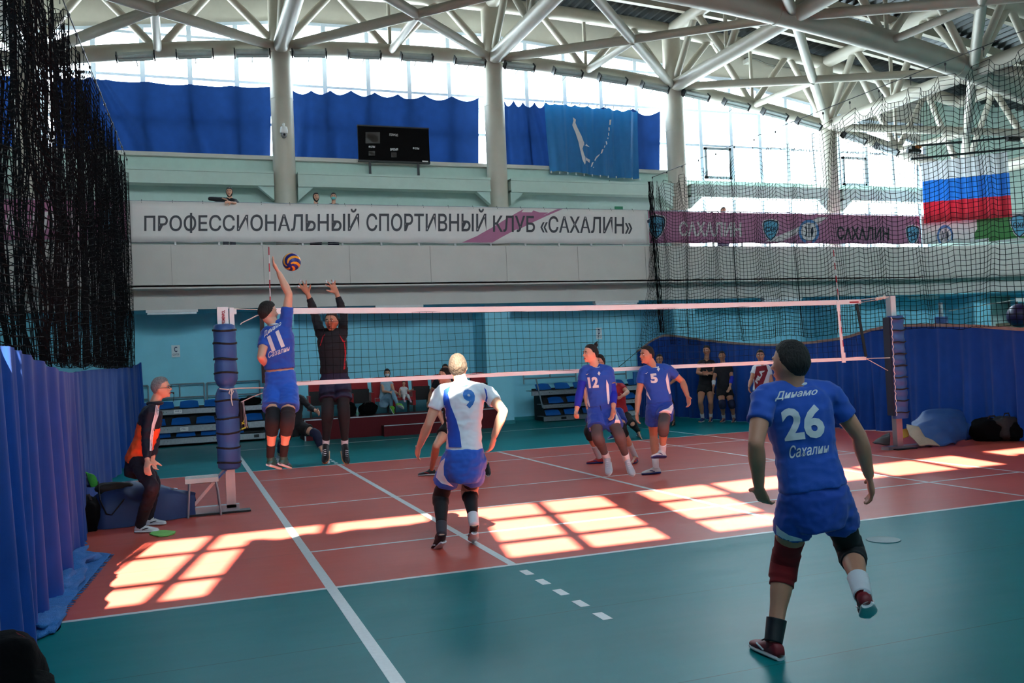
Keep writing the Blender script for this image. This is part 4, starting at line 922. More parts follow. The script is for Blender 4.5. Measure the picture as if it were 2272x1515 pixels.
# black backpack in the lower left corner
t = thing('backpack', 'large black backpack with thin pale piping in the lower left corner', 'bag', (-6.25, -6.9, 0))
cB = at(15, 1425, 4.6); cB.z = .2
blob(t, 'body', (cB.x-.03, cB.y, .2), (.2, .24, .22), M_blk, 21, .12)
blob(t, 'front_pocket', (cB.x+.12, cB.y-.12, .12), (.12, .16, .13), M_blk, 22, .12)
for k, zz in enumerate((.30, .25, .18)):
    MB().tube([V((cB.x-.1+.06*q_, cB.y-.235-.01*k-.02*sin(q_), zz-.02*q_-.004*q_*q_)) for q_ in range(5)], .003, 5).build('piping', mat('grey_piping', (150, 130, 130), .5), t)
MB().tube([(cB.x-.15, cB.y+.05, .415), (cB.x+.04, cB.y+.03, .42), (cB.x+.12, cB.y, .37), (cB.x+.14, cB.y-.03, .25)], .012, 6).build('red_edge', mat('red_edging', (120, 16, 30), .6), t, True)
MB().tube([(cB.x+.15, cB.y-.2, .05), (cB.x+.25, cB.y-.24, .03), (cB.x+.34, cB.y-.26, .03)], [.03, .022, .035], 8).build('strap', M_blk, t, True)
# ---------------------------------------------------------------- things on the floor, right
def drape(name, label, rows, m, nu=30, nv=14, cat='mat', amp=.05, solid=.02):
    """rows: lists of world points, one per v"""
    t_ = thing(name, label, cat, tuple(V(rows[-1][0])))
    def fn(u, v):
        k = min(int(v*(len(rows)-1)), len(rows)-2); f = v*(len(rows)-1)-k; a = catmull(rows[k], u); b = catmull(rows[k+1], u); p = a.lerp(b, f)
        p = p+V((0, amp*noise.noise(p*4), amp*noise.noise(p*5+V((3, 1, 0))))); p.z = max(p.z, .01); return p
    MB().grid(fn, nu, nv).build('sheet', m, t_, True, solid=solid, angle=180); return t_
W = lambda x, y, Y: tuple(onp(x, y, 1, Y))
drape('padded_mat', 'folded blue padded mat heap beside the right net post', [[W(2022, 938, .6), W(2060, 908, .7), W(2110, 905, .7), W(2135, 915, .6)], [W(2020, 955, .3), W(2055, 935, .25), W(2100, 922, .2), W(2142, 925, .3)], [W(2040, 972, .05), W(2070, 965, -.1), W(2110, 958, -.1), W(2145, 955, .1)], [W(2050, 986, -.1), W(2080, 986, -.2), W(2115, 984, -.2), W(2142, 976, .1)]], M_pad, cat='mat')
drape('padded_mat', 'second blue padded mat slumped right of the heap against the curtain', [[W(2136, 913, .9), W(2160, 915, .9), W(2185, 930, .8), W(2195, 960, .7)], [W(2140, 935, .6), W(2160, 935, .6), W(2190, 950, .6), W(2205, 968, .6)], [W(2142, 976, .25), W(2160, 976, .3), W(2185, 976, .35), W(2206, 975, .4)]], M_pad, cat='mat')
drape('quilted_sheet', 'cream quilted sheet curling out below the blue mat by the right post', [[W(2012, 940, .2), W(2025, 942, .1), W(2040, 950, 0)], [W(2018, 965, 0), W(2035, 970, -.1), W(2050, 972, -.15)], [W(2040, 986, -.25), W(2052, 990, -.3), W(2085, 988, -.35)]], mat('cream_quilt', (178, 160, 140), .9, bump=.4, bscale=60), nu=16, cat='sheet')
drape('yellow_cloth', 'yellow cloth tucked beside the foot of the right post', [[W(1997, 958, .25), W(2006, 952, .25), W(2014, 950, .25)], [W(1997, 975, .2), W(2006, 976, .2), W(2014, 972, .2)]], mat('yellow_cloth', (206, 170, 70), .8), nu=10, cat='cloth')
drape('dark_mat', 'dark mat wedged left of the foot of the right post', [[W(1938, 984, .1), W(1958, 968, .3), W(1972, 958, .3)], [W(1940, 986, .0), W(1960, 985, -.02), W(1974, 985, -.02)]], mat('dark_brown_mat', (52, 42, 44), .8), nu=12, cat='mat')
for k, (x, y, r, lab) in enumerate(((2215, 962, (.3, .25, .2), 'black bag against the right curtain next to the slumped mat'), (2250, 955, (.22, .2, .22), 'brown-black bag at the right edge by the curtain'), (2272, 965, (.2, .2, .16), 'black bag cut off by the right edge of the picture'))):
    c = onp(x, 980, 2, 0)+V((.05, .22, r[2]*.9)); bag('bag', lab, tuple(c), r, M_blk if k != 1 else M_blk2, 31+k)
# ---------------------------------------------------------------- beyond the right curtain
t = thing('net_post', 'far net post with a blue round pad beyond the right curtain', 'net post', tuple(onp(2088, 760, 1, 4.2)))
for k, (w_, za, zb_, m_, nm) in enumerate(((.05, 0, 2.6, M_steel, 'post'), (.14, .5, 2.28, M_pad, 'pad'))):
    c = onp(2088, 700, 1, 4.2); MB().lathe((c.x, c.y, 0), [(w_, za), (w_*1.02, (za+zb_)/2), (w_, zb_)], 20).build(nm, m_, t, True)
def onwall(x, y, off=.0): return onp(x, y, 1, 12.39-off)
c = onwall(2143, 680, .26)
t = thing('loudspeaker', 'black loudspeaker on a wall bracket beyond the right curtain', 'speaker', tuple(c))
MB().box(c, (.7, .4, .85), 0, (V((1, 0, 0)), V((0, 1, 0)), V((0, 0, 1)))).build('cabinet', M_black, t)
MB().box(c+V((0, -.22, 0)), (.54, .02, .66), 0, (V((1, 0, 0)), V((0, 1, 0)), V((0, 0, 1)))).build('grille', mat('speaker_grille', (28, 28, 30), .8, bump=.6, bscale=200), t)
MB().tube([c+V((0, 0, -.37)), c+V((.05, 0, -.5)), c+V((.35, .1, -.55))], .05, 8).build('bracket', M_dark, t)
c = onp(2262, 700, 1, 3.6); t = thing('exercise_ball', 'dark purple ball half hidden beyond the right curtain', 'ball', tuple(c)); MB().ell(c, (.27, .27, .27), 24, 16).build('skin', mat('dark_purple', (40, 26, 70), .4), t, True)
c = onp(2250, 730, 1, 4.4); t = thing('cardboard_box', 'brown cardboard box beyond the right curtain under the ball', 'box', tuple(c)); MB().box(c, (.7, .4, .3)).build('carton', mat('cardboard', (120, 108, 84), .8), t); MB().box(c+V((0, -.2, .1)), (.7, .01, .05)).build('tape_strip', mat('packing_tape', (150, 130, 90), .4), t)
c = onp(2262, 663, 1, 4.2); d_ = onp(2105, 690, 1, 4.2)
t = thing('practice_net', 'white tape end of another net beyond the right curtain', 'net', tuple(c)); MB().bb((c.x-.12, 4.19, c.z-.07), (c.x+.8, 4.21, c.z+.02)).build('top_tape', M_tape, t); MB().tube([d_, c+V((-.12, 0, -.02))], .008, 5).build('rope', M_rope, t); MB().bar(c+V((-.1, 0, -.06)), c+V((-.02, 0, -.9)), .03, .05).build('end_rod', M_black, t)
t = thing('notice', 'small paper notice on the wall below the loudspeaker', 'sign', tuple(onwall(2178, 718, .02))); c = onwall(2178, 718, .02); MB().box(c, (.5, .02, .36), 0, (V((1, 0, 0)), V((0, 1, 0)), V((0, 0, 1)))).build('sheet', mat('notice_paper', (150, 180, 150), .7), t)

c = onp(1960, 1198, 2, 0)
tag(MB().lathe((c.x, c.y, 0), [(.145, .001), (.14, .006), (.125, .004), (.0, .004)], 32).build('floor_socket_cover', mat('teal_cover', (16, 92, 98), .4, spec=.3), None, True), 'round flush socket cover in the teal floor right of the nearest player', 'cover')
# ---------------------------------------------------------------- people
def remesh(mb_, name, m, parent, vox, smooth=4, wr=0, wf=9, cut=None):
    me = mb_.mesh('tmp', m); o = bpy.data.objects.new('tmp', me); COL.objects.link(o)
    md = o.modifiers.new('r', 'REMESH'); md.mode = 'VOXEL'; md.voxel_size = vox; md.adaptivity = 0
    if smooth: sm = o.modifiers.new('s', 'SMOOTH'); sm.factor = .5; sm.iterations = smooth
    bpy.context.view_layer.update(); ev = o.evaluated_get(bpy.context.evaluated_depsgraph_get())
    me2 = bpy.data.meshes.new_from_object(ev); bpy.data.objects.remove(o); bpy.data.meshes.remove(me)
    me2.name = name; me2.materials.clear(); me2.materials.append(m)
    if wr:
        nn = [v.normal.copy() for v in me2.vertices]; flat_ = []
        for v, n in zip(me2.vertices, nn):
            p = v.co.copy()
            k = noise.noise(V((p.x*wf*.8, p.y*wf*.8, p.z*wf*1.9)))+.6*noise.noise(V((p.x*wf*2.2+3, p.y*wf*2.2, p.z*wf*3.2)))
            k = -abs(k)*1.3+.35
            flat_ += tuple(p+n*(wr*k))
        me2.vertices.foreach_set('co', flat_); me2.update()
    for p in me2.polygons: p.use_smooth = True
    o = link(name, me2, parent); me2.transform(parent_world(parent).inverted()); return o
def cr_pts(P, R, n=5):
    if len(P) == 2: return [P[0].lerp(P[1], i/n) for i in range(n+1)], [R[0]+(R[1]-R[0])*i/n for i in range(n+1)]
    out, rr = [], []
    N_ = (len(P)-1)*n
    for i in range(N_+1):
        u = i/N_; out.append(catmull(P, u)); k = min(int(u*(len(P)-1)), len(P)-2); f = u*(len(P)-1)-k; f = f*f*(3-2*f); rr.append(R[k]*(1-f)+R[k+1]*f)
    return out, rr
def limb(mb_, P, R, seg=12, n=5, flat=1, upv=None):
    p, r = cr_pts([V(q) for q in P], R, n); mb_.tube(p, r, seg, True, 0, flat, upv)
def cap(mb_, c, r): mb_.ell(c, (r, r, r), 12, 8)
def ringloft(mb_, rings, seg=20):
    """rings: (centre, half-width vector, half-depth vector)"""
    k = len(mb_.v)
    for c, a, b in rings:
        for j in range(seg):
            th = 2*pi*j/seg; cx, sx_ = cos(th), sin(th); e_ = .86
            mb_.v.append(tuple(c+a*(abs(cx)**e_*(1 if cx > 0 else -1))+b*(abs(sx_)**e_*(1 if sx_ > 0 else -1))))
    n = len(rings)
    for i in range(n-1):
        for j in range(seg):
            j2 = (j+1) % seg; mb_.f.append((k+i*seg+j, k+i*seg+j2, k+(i+1)*seg+j2, k+(i+1)*seg+j)); mb_.m.append(0)
    mb_.f.append(tuple(k+j for j in range(seg-1, -1, -1))); mb_.f.append(tuple(k+(n-1)*seg+j for j in range(seg))); mb_.m += [0, 0]
def hand(mb_, wr, d, n, t, s, mode='relaxed'):
    d = d.normalized(); n = (n-d*n.dot(d)).normalized(); t0 = d.cross(n).normalized(); t = t0 if t0.dot(t) > 0 else -t0; s = s*1.08
    limb(mb_, [wr-d*.02*s, wr+d*.03*s, wr+d*.07*s, wr+d*.095*s], [.027*s, .036*s, .042*s, .036*s], 12, 3, .45, t)
    cur = {'relaxed': (14, 22, 16), 'fist': (78, 88, 60), 'spread': (4, 10, 6), 'open': (10, 16, 12)}[mode]
    fan = {'relaxed': .06, 'fist': .0, 'spread': .38, 'open': .12}[mode]
    for i, L in enumerate((.072, .082, .076, .06)):
        f0 = (d+t*fan*(1.5-i)).normalized(); p = wr+d*.088*s+t*((.030-.0195*i)*s); pts = [p-f0*.02*s, p]; ang = 0
        for j, (fr, a) in enumerate(zip((.45, .3, .25), cur)):
            ang += radians(a*(1+.08*i)); p = p+(f0*cos(ang)+n*sin(ang))*L*fr*s*1.12; pts.append(p)
        mb_.tube(pts, [.0105*s, .0105*s, .0098*s, .009*s, .0075*s], 8)
    tp = wr+d*.028*s+t*.026*s; th = (d*.62+t*(.8 if mode != 'fist' else .3)+n*.22).normalized(); th2 = (th+d*.35+n*(.2 if mode != 'fist' else .9)).normalized()
    mb_.tube([tp-th*.01*s, tp+th*.038*s, tp+th*.042*s+th2*.03*s, tp+th*.042*s+th2*.05*s], [.016*s, .0125*s, .011*s, .008*s], 8)
def headgeo(C, r, f, u, s, k=1.0, zmin=None):
    def loc(x, y, z):
        w_ = .081; dd = .098; h = .12
        if z > 0: g_ = max(.05, sqrt(x*x+y*y))**-.16; x *= g_; y *= g_
        nx = x*(1-.30*max(0, -z)**1.6)*(1-.05*max(0, z)); ny = y
        if y > 0: ny = y*(.93+.07*abs(z))
        if y < 0: ny = y*(1.06-.28*max(0, -z))
        oy = .022*max(0, -z)**1.5
        return C+r*(nx*w_*k*s)+f*((ny*dd*k+oy)*s)+u*(z*h*k*s)
    return loc
def head(mb_, C, f, u, s):
    f = f.normalized(); u = (u-f*u.dot(f)).normalized(); r = f.cross(u)
    loc = headgeo(C, r, f, u, s); k0 = len(mb_.v); seg, rings = 24, 18
    for i in range(rings+1):
        ph = pi*i/rings
        for j in range(seg):
            th = 2*pi*j/seg; mb_.v.append(tuple(loc(sin(ph)*cos(th), sin(ph)*sin(th), cos(ph))))
    for i in range(rings):
        for j in range(seg):
            j2 = (j+1) % seg; mb_.f.append((k0+i*seg+j, k0+(i+1)*seg+j, k0+(i+1)*seg+j2, k0+i*seg+j2)); mb_.m.append(0)
    Q = lambda x, y, z: C+r*(x*s)+f*(y*s)+u*(z*s)
    mb_.tube([Q(0, .088, .022), Q(0, .098, .0), Q(0, .112, -.024), Q(0, .108, -.034)], [.009*s, .01*s, .014*s, .008*s], 10)
    for x in (-1, 1):
        mb_.ell(Q(.011*x, .1, -.03), (.009*s, .01*s, .008*s), 8, 6, 0, (r, f, u))
        mb_.ell(Q(.03*x, .084, .03), (.022*s, .01*s, .008*s), 10, 6, 0, (r, f, u))
        mb_.ell(Q(.044*x, .07, -.02), (.018*s, .018*s, .016*s), 10, 6, 0, (r, f, u))
        mb_.ell(Q(.078*x, -.006, -.008), (.008*s, .018*s, .031*s), 10, 8, 0, (r, f+r*(.25*x), u))
    mb_.ell(Q(0, .093, -.062), (.025*s, .012*s, .012*s), 10, 6, 0, (r, f, u)); mb_.ell(Q(0, .082, -.1), (.022*s, .016*s, .016*s), 10, 6, 0, (r, f, u))
    return C, r, f, u
def hair_shell(par, HF, s, m, style='short', name='hair'):
    C, r, f, u = HF; k = 1.075 if style != 'buzz' else 1.035; loc = headgeo(C, r, f, u, s, k); mb_ = MB(); seg, rings = 48, 40
    HL = [(-1, -.68), (-.7, -.64), (-.35, -.36), (0, -.1), (.15, .06), (.35, .42), (.62, .56), (1, .58)]
    def mask(x, y, z):
        for (ya, ha), (yb, hb) in zip(HL, HL[1:]):
            if y <= yb+1e-6: hl = ha+(hb-ha)*(y-ya)/(yb-ya); break
        if style == 'long': hl = -1.2 if y < .45 else hl-.05
        if style == 'buzz': hl += .02
        return z-hl+.03*noise.noise(V((x*7, y*7, z*3)))
    loc0 = headgeo(C, r, f, u, s, 1.0); idx = {}; mk = {}
    for i in range(rings+1):
        ph = pi*i/rings
        for j in range(seg):
            th = 2*pi*j/seg; x, y, z = sin(ph)*cos(th), sin(ph)*sin(th), cos(ph)
            e_ = 1+.016*noise.noise(V((x*5, y*5, z*5)))+.022*noise.noise(V((x*16, y*16, z*5)))
            a = max(0, min(1, (mask(x, y, z)+.02)/.14)); a = a*a*(3-2*a); k_ = (.93+(k*e_-.93)*a)
            if style == 'long' and z < -.3: k_ *= 1+.25*(-z-.3)
            p = loc0(x, y, z); idx[i, j] = len(mb_.v); mb_.v.append(tuple(C+(p-C)*k_)); mk[i, j] = a
    for i in range(rings):
        for j in range(seg):
            j2 = (j+1) % seg
            if max(mk[i, j], mk[i+1, j], mk[i+1, j2], mk[i, j2]) > 0: mb_.f.append((idx[i, j], idx[i+1, j], idx[i+1, j2], idx[i, j2])); mb_.m.append(0)
    me = mb_.mesh('h', m); bm = bmesh.new(); bm.from_mesh(me); bmesh.ops.remove_doubles(bm, verts=bm.verts, dist=1e-5)
    bmesh.ops.delete(bm, geom=[v for v in bm.verts if not v.link_faces], context='VERTS')
    bmesh.ops.recalc_face_normals(bm, faces=bm.faces); bmesh.ops.solidify(bm, geom=bm.faces[:], thickness=.004*s); bm.to_mesh(me); bm.free()
    for p in me.polygons: p.use_smooth = True
    o = link(name, me, par); me.transform(parent_world(par).inverted()); return o
def face(par, HF, s, browm, lips=(150, 78, 70), mouth_open=0):
    C, r, f, u = HF; Q = lambda x, y, z: C+r*(x*s)+f*(y*s)+u*(z*s)
    for x in (-1, 1):
        e = MB().ell(Q(.031*x, .083, .004), (.0135*s, .009*s, .0075*s), 12, 8, 0, (r, f, u)).build('eye', mat('eye_white', (214, 206, 200), .3), par, True)
        MB().ell(Q(.0315*x, .0905, .004), (.006*s, .004*s, .006*s), 10, 6, 0, (r, f, u)).build('iris', mat('iris_brown', (40, 28, 22), .2), e, True)
        MB().tube([Q(.014*x, .0975, .021), Q(.03*x, .0965, .027), Q(.048*x, .084, .021)], [.0035*s, .005*s, .003*s], 6).build('eyebrow', browm, par, True)
    lm = mat('lips_%d' % lips[0], lips, .5)
    MB().tube([Q(-.024, .093, -.061), Q(0, .104, -.058), Q(.024, .093, -.061)], [.003*s, .0055*s, .003*s], 8).tube([Q(-.022, .092, -.065-.02*mouth_open), Q(0, .103, -.069-.03*mouth_open), Q(.022, .092, -.065-.02*mouth_open)], [.003*s, .0065*s, .003*s], 8).build('lips', lm, par, True)
    if mouth_open: MB().ell(Q(0, .0985, -.07), (.017*s, .007*s, .013*s), 10, 6, 0, (r, f, u)).build('mouth', mat('mouth_dark', (60, 18, 18), .6), par, True)
def shoe(par, heel, toe, ank, s, m, sm, acc=None, lace=None, lift=0):
    heel, toe, ank = V(heel), V(toe), V(ank); d = (toe-heel); L = max(.27*s, min(.31*s, d.length)); d.normalize(); up = (ank-heel); up = (up-d*up.dot(d))
    if up.length < .02: up = V((0, 0, 1))-d*d.z
    up.normalize(); w_ = d.cross(up); mid = heel
    R_ = [(0, .026, .05), (.05, .034, .072), (.18, .037, .088), (.32, .039, .082), (.48, .043, .064), (.64, .047, .05), (.8, .045, .04), (.92, .034, .032), (1, .012, .018)]
    def rings(k, hb, ht_, ww):
        mb_ = MB(); seg = 16; pr = []
        for t, a, h in R_:
            c = heel+d*(t*L); row = []
            for j in range(seg):
                th = 2*pi*j/seg; x = cos(th); z = sin(th)
                x = abs(x)**.8*(1 if x > 0 else -1)
                row.append(c+w_*(x*a*s*ww)+up*((hb+(ht_(h)-hb)*(z*.5+.5))*s))
            pr.append(row)
        for row in pr: mb_.v += [tuple(p) for p in row]
        for i in range(len(pr)-1):
            for j in range(seg): j2 = (j+1) % seg; mb_.f.append((i*seg+j, i*seg+j2, (i+1)*seg+j2, (i+1)*seg+j))
        mb_.f += [tuple(range(seg-1, -1, -1)), tuple((len(pr)-1)*seg+j for j in range(seg))]; mb_.m = [0]*len(mb_.f); return mb_
    o = rings(1, .012, lambda h: h+.012, 1.0).build('shoe', m, par, True, angle=180)
    c = heel+d*.075*s
    MB().tube([c+up*.06*s, c+(ank-c)*.75, c+(ank-c)*.98], [.04*s, .04*s, .041*s], 14).build('collar', m, o, True)
    MB().tube([heel+d*.42*L+up*.055*s, heel+d*.2*L+up*.085*s, ank], [.026*s, .036*s, .04*s], 14).build('tongue', m, o, True)
    rings(1, 0, lambda h: .03, 1.08).build('sole', sm, o, True, angle=60)
    if acc:
        for x in (-1, 1):
            MB().tube([heel+d*(.36*L)+w_*(x*.041*s)+up*.035*s, heel+d*(.5*L)+w_*(x*.044*s)+up*.05*s, heel+d*(.62*L)+w_*(x*.036*s)+up*.052*s], .006*s, 6).build('side_stripe', acc, o, True)
    if lace:
        for k in range(4):
            c = heel+d*((.36+.085*k)*L)+up*((.098-.013*k)*s); MB().tube([c-w_*.02*s, c+up*.004*s, c+w_*.02*s], .0035*s, 5).build('lace', lace, o, True)
    return o
SKIN = mat('skin', (214, 158, 130), .5, var=.05, vscale=9, spec=.4, bump=.04, bscale=80)
SKIN2 = mat('skin_tanned', (190, 132, 104), .5, var=.05, vscale=9, spec=.4)
HAIRD = mat('dark_brown_hair', (26, 20, 17), .75, var=.3, vscale=60, bump=.8, bscale=90, stretch=(1, 1, .3))
HAIRL = mat('sandy_hair', (66, 48, 34), .75, var=.3, vscale=60, bump=.8, bscale=90, stretch=(1, 1, .3))
HAIRG = mat('grey_hair', (128, 126, 126), .75, var=.25, vscale=60, bump=.8, bscale=90)
K_blue = mat('royal_jersey', (18, 74, 170), .75, var=.05, bump=.15, bscale=400, sheen=.15)
K_blue2 = mat('royal_shorts', (18, 66, 164), .75, var=.05, bump=.15, bscale=400, sheen=.15)
K_white = mat('white_jersey', (224, 226, 232), .75, var=.02, bump=.1, bscale=400)
K_blk = mat('black_kit', (20, 18, 24), .8, var=.1)
K_nvy = mat('navy_kit', (28, 30, 58), .8, var=.06)
K_red = mat('red_kit', (176, 30, 42), .8, var=.05)
K_pad = mat('black_knee_sleeve', (24, 23, 26), .85, var=.15)
K_gry = mat('grey_tights', (84, 72, 72), .8, var=.08)
K_sock = mat('white_sock', (214, 214, 216), .85)
K_print = mat('jersey_print', (212, 214, 216), .6, var=.02)
MV = lambda a, b: FWH*a+RTH*b
FWH = V((FW.x, FW.y, 0)).normalized(); RTH = V((FWH.y, -FWH.x, 0))
def solve(parent, px, py, L, sg):
    """the point on the sight line at distance L from parent, nearer (-1) or farther (+1)"""
    r = ray(px, py); b = (CAM-parent).dot(r); a = r.dot(r); c = (CAM-parent).length_squared-L*L; D = b*b-a*c
    t = (-b+(sg*sqrt(D) if D > 0 else 0))/a; return CAM+r*t
def person(label, d, s, J, fwd, look, kit, vox=.0095, group=None, hands=('relaxed', 'relaxed'), palms=None, headup=None, cat='person'):
    """J: picture positions; joints of a limb carry the sign that says nearer or farther than the joint before"""
    hl, hr = at(*J['hL'][:2], d+(J['hL'][2] if len(J['hL']) > 2 else 0)), at(*J['hR'][:2], d+(J['hR'][2] if len(J['hR']) > 2 else 0))
    sl, sr = [at(*J[k][:2], d+(J[k][2] if len(J[k]) > 2 else 0)) for k in ('sL', 'sR')]
    nk = at(*J['nk'][:2], d+(J['nk'][2] if len(J['nk']) > 2 else 0)); hd = at(*J['hd'][:2], d+(J['hd'][2] if len(J['hd']) > 2 else 0))
    E = {}
    for S, sh, hp in (('L', sl, hl), ('R', sr, hr)):
        E['e'+S] = solve(sh, *J['e'+S][:2], .30*s, J['e'+S][2]); E['w'+S] = solve(E['e'+S], *J['w'+S][:2], .265*s, J['w'+S][2]); E['g'+S] = solve(E['w'+S], *J['g'+S][:2], .10*s, J['g'+S][2])
        E['k'+S] = solve(hp, *J['k'+S][:2], .45*s, J['k'+S][2]); E['a'+S] = solve(E['k'+S], *J['a'+S][:2], .43*s, J['a'+S][2])
        if len(J['f'+S]) == 4: 
            E['l'+S], E['t'+S] = [onp(x, y, 2, 0.0) for x, y in (J['f'+S][:2], J['f'+S][2:])]
            dd_ = (E['t'+S]-E['l'+S]).normalized(); a2 = E['l'+S]+dd_*.06*s+V((0, 0, .09*s)); g2 = (a2-E['a'+S]).length
            if g2 < .6: E['a'+S] = a2
            else: q2 = E['a'+S]; E['l'+S] = V((q2.x, q2.y, 0))-dd_*.06*s; E['t'+S] = E['l'+S]+dd_*.29*s; E['a'+S] = V((q2.x, q2.y, .09*s))
        else:
            x0_, y0_, x1_, y1_, z_, sg = J['f'+S]; E['l'+S] = solve(E['a'+S], x0_, y0_, .085*s, z_); E['t'+S] = solve(E['l'+S], x1_, y1_, .29*s, sg)
    hc, sc_ = (hl+hr)/2, (sl+sr)/2; up = (sc_-hc).normalized(); fwd = V(fwd).normalized()
    base = V(((E['lL']+E['lR']).x/2, (E['lL']+E['lR']).y/2, max(0, min(E['lL'].z, E['lR'].z)-.01)))
    T = thing('person', label, cat, tuple(base), group)
    def axis(a, b): v = (b-a); v = v-up*v.dot(up); v.normalize(); return v
    ah, as_ = axis(hl, hr), axis(sl, sr); Lt = (sc_-hc).length
    if 'thick' in kit: s2 = kit['thick']*s
    else: s2 = s
    sw = (sr-sl).length/2
    prof = [(-.34, .10, .08), (-.2, .145, .10), (0, .158, .112), (.22, .155, .108), (.42, .142, .10), (.65, .158, .108), (.85, .168, .108), (.98, .15, .092), (1.06, .09, .07)]
    def torso(mb_, inf, t0=-9, t1=9, wmul=1.0):
        R_ = []
        ts = [t0 if t0 > -.34 else -.34]; ts += [q_[0] for q_ in prof if ts[0]+.03 < q_[0] < t1-.03]; ts.append(min(t1, 1.06))
        for t in ts:
            for (ta, aa, ba), (tb, ab, bb_) in zip(prof, prof[1:]):
                if ta-1e-6 <= t <= tb+1e-6: g_ = (t-ta)/(tb-ta); a, b = aa+(ab-aa)*g_, ba+(bb_-ba)*g_
            f = max(0, min(1, t)); ax_ = (ah*(1-f)+as_*f); ax_.normalize(); dp = up.cross(ax_); dp = dp if dp.dot(fwd) > 0 else -dp
            c = hc.lerp(sc_, t)+dp*(.018*s*sin(pi*max(0, min(1, t))) if 0 < t < 1 else 0)
            R_.append((c, ax_*((a*s2+inf)*wmul), dp*(b*s2+inf)))
        ringloft(mb_, R_)
    fw_ = up.cross(as_); fw_ = fw_ if fw_.dot(fwd) > 0 else -fw_
    b = MB(); torso(b, 0)
    neckb = sc_+up*.03*s
    lk = V(look).normalized(); hu = V(headup).normalized() if headup else (hd-nk).normalized()*.6+V((0, 0, .5)); hu = (hu-lk*hu.dot(lk)).normalized()
    limb(b, [neckb-up*.05*s, nk.lerp(neckb, .5), hd-hu*.05*s-lk*.02*s], [.08*s, .06*s, .056*s], 14)
    cap(b, sl.lerp(sc_, .12)-up*.012*s, .062*s2); cap(b, sr.lerp(sc_, .12)-up*.012*s, .062*s2); limb(b, [sl, nk.lerp(neckb, .6)], [.05*s, .045*s], 10); limb(b, [sr, nk.lerp(neckb, .6)], [.05*s, .045*s], 10)
    HF = head(b, hd, lk, hu, s)
    for S, sh, hp in (('L', sl, hl), ('R', sr, hr)):
        e, w_, g = E['e'+S], E['w'+S], E['g'+S]
        limb(b, [sh, sh.lerp(e, .45), e], [.056*s2, .052*s2, .041*s2]); cap(b, e, .0415*s2); limb(b, [e, e.lerp(w_, .3), e.lerp(w_, .75), w_], [.041*s2, .046*s2, .034*s2, .027*s2])
        out = (sh-sc_).normalized(); pn = (palms or {}).get(S) or (-out*.8+fw_*.5); th = (palms or {}).get('t'+S) or fw_
        hand(b, w_, g-w_, V(pn), V(th), s, hands[0 if S == 'L' else 1])
        k_, a_ = E['k'+S], E['a'+S]; ho = (hp-hc).normalized()
        sf = (k_-hp).normalized().cross((a_-k_).normalized())
        calf = k_.lerp(a_, .28); bk = (k_-(hp+a_)/2); bk = bk.normalized()*-.016*s if bk.length > .03 else -fw_*.016*s
        limb(b, [hp, hp.lerp(k_, .4), k_], [.095*s2, .085*s2, .056*s2]); cap(b, k_, .057*s2); limb(b, [k_, calf+bk, k_.lerp(a_, .65)+bk*.4, a_], [.056*s2, .061*s2, .044*s2, .036*s2])
        limb(b, [a_, E['l'+S]+(E['t'+S]-E['l'+S])*.25+(a_-E['l'+S])*.4, E['l'+S].lerp(E['t'+S], .62)+(a_-E['l'+S])*.3], [.034*s, .026*s, .013*s], 10)
    body = remesh(b, 'body', kit.get('skin', SKIN), T, vox, 3)
    def sleeve(nm, m, P, R): mb_ = MB(); limb(mb_, P, R, 16, 6); return mb_.build(nm, m, T, True, angle=180)
    # legs: socks, knee sleeves, tights given as fractions of the whole leg (0 hip, 1 knee, 2 ankle)
    def legp(S, t):
        hp, k_, a_ = (hl if S == 'L' else hr), E['k'+S], E['a'+S]
        bk = (k_-(hp+a_)/2); bk = bk.normalized()*-.016*s if bk.length > .03 else -fw_*.016*s
        if t <= 1: return hp.lerp(k_, t), (.095+(.085-.095)*min(1, t/.4) if t < .4 else .085+(.056-.085)*(t-.4)/.6)*s2
        f = t-1; w_ = bk*max(0, 1-abs(f-.3)/.5); rr = (.056+(.061-.056)*f/.28 if f < .28 else .061+(.044-.061)*(f-.28)/.37 if f < .65 else .044+(.036-.044)*(f-.65)/.35)*s2
        return k_.lerp(a_, f)+w_, rr
    for S, nm, m, t0, t1, inf in kit.get('leg', []):
        n = 26; ps = [legp(S, t0+(t1-t0)*i/n) for i in range(n+1)]
        MB().tube([p for p, _ in ps], [(r+inf*s if abs(t0+(t1-t0)*i_/n-1) > .2 else max(r, .062*s2)+inf*s+.009) for i_, (_, r) in enumerate(ps)], 18).build(nm, m, T, True, angle=180)
    for S, nm, m, t0, t1, inf in kit.get('arm', []):
        sh, e, w_ = (sl if S == 'L' else sr), E['e'+S], E['w'+S]; n = 12; P_, R_ = [], []
        for i in range(n+1):
            t = t0+(t1-t0)*i/n
            if t <= 1: P_.append(sh.lerp(e, t)); R_.append((.056+(.041-.056)*t+inf)*s2)
            else: P_.append(e.lerp(w_, t-1)); R_.append((.046-.019*max(0, t-1.3)/.7+inf)*s2)
        MB().tube(P_, R_, 16).build(nm, m, T, True, angle=180)
    out = {'T': T, 'HF': HF, 'E': E, 'sc': sc_, 'hc': hc, 'up': up, 'fw': fw_, 'nk': nk, 's': s}
    if kit.get('shorts'):
        c = MB(); torso(c, kit.get('sinf', .012)*s, -.34, kit.get('waist', .26))
        sl_ = kit.get('shorts_len', .58); fl = kit.get('flare', .034)
        for S, hp in (('L', hl), ('R', hr)):
            k_ = E['k'+S]; limb(c, [hp+up*.02*s, hp.lerp(k_, sl_*.5), hp.lerp(k_, sl_)], [.1*s2, .094*s2+fl*.5*s, .084*s2+fl*s], 18)
        out['shorts'] = remesh(c, 'shorts', kit['shorts'], T, vox*1.15, 4, .010*s, 8)
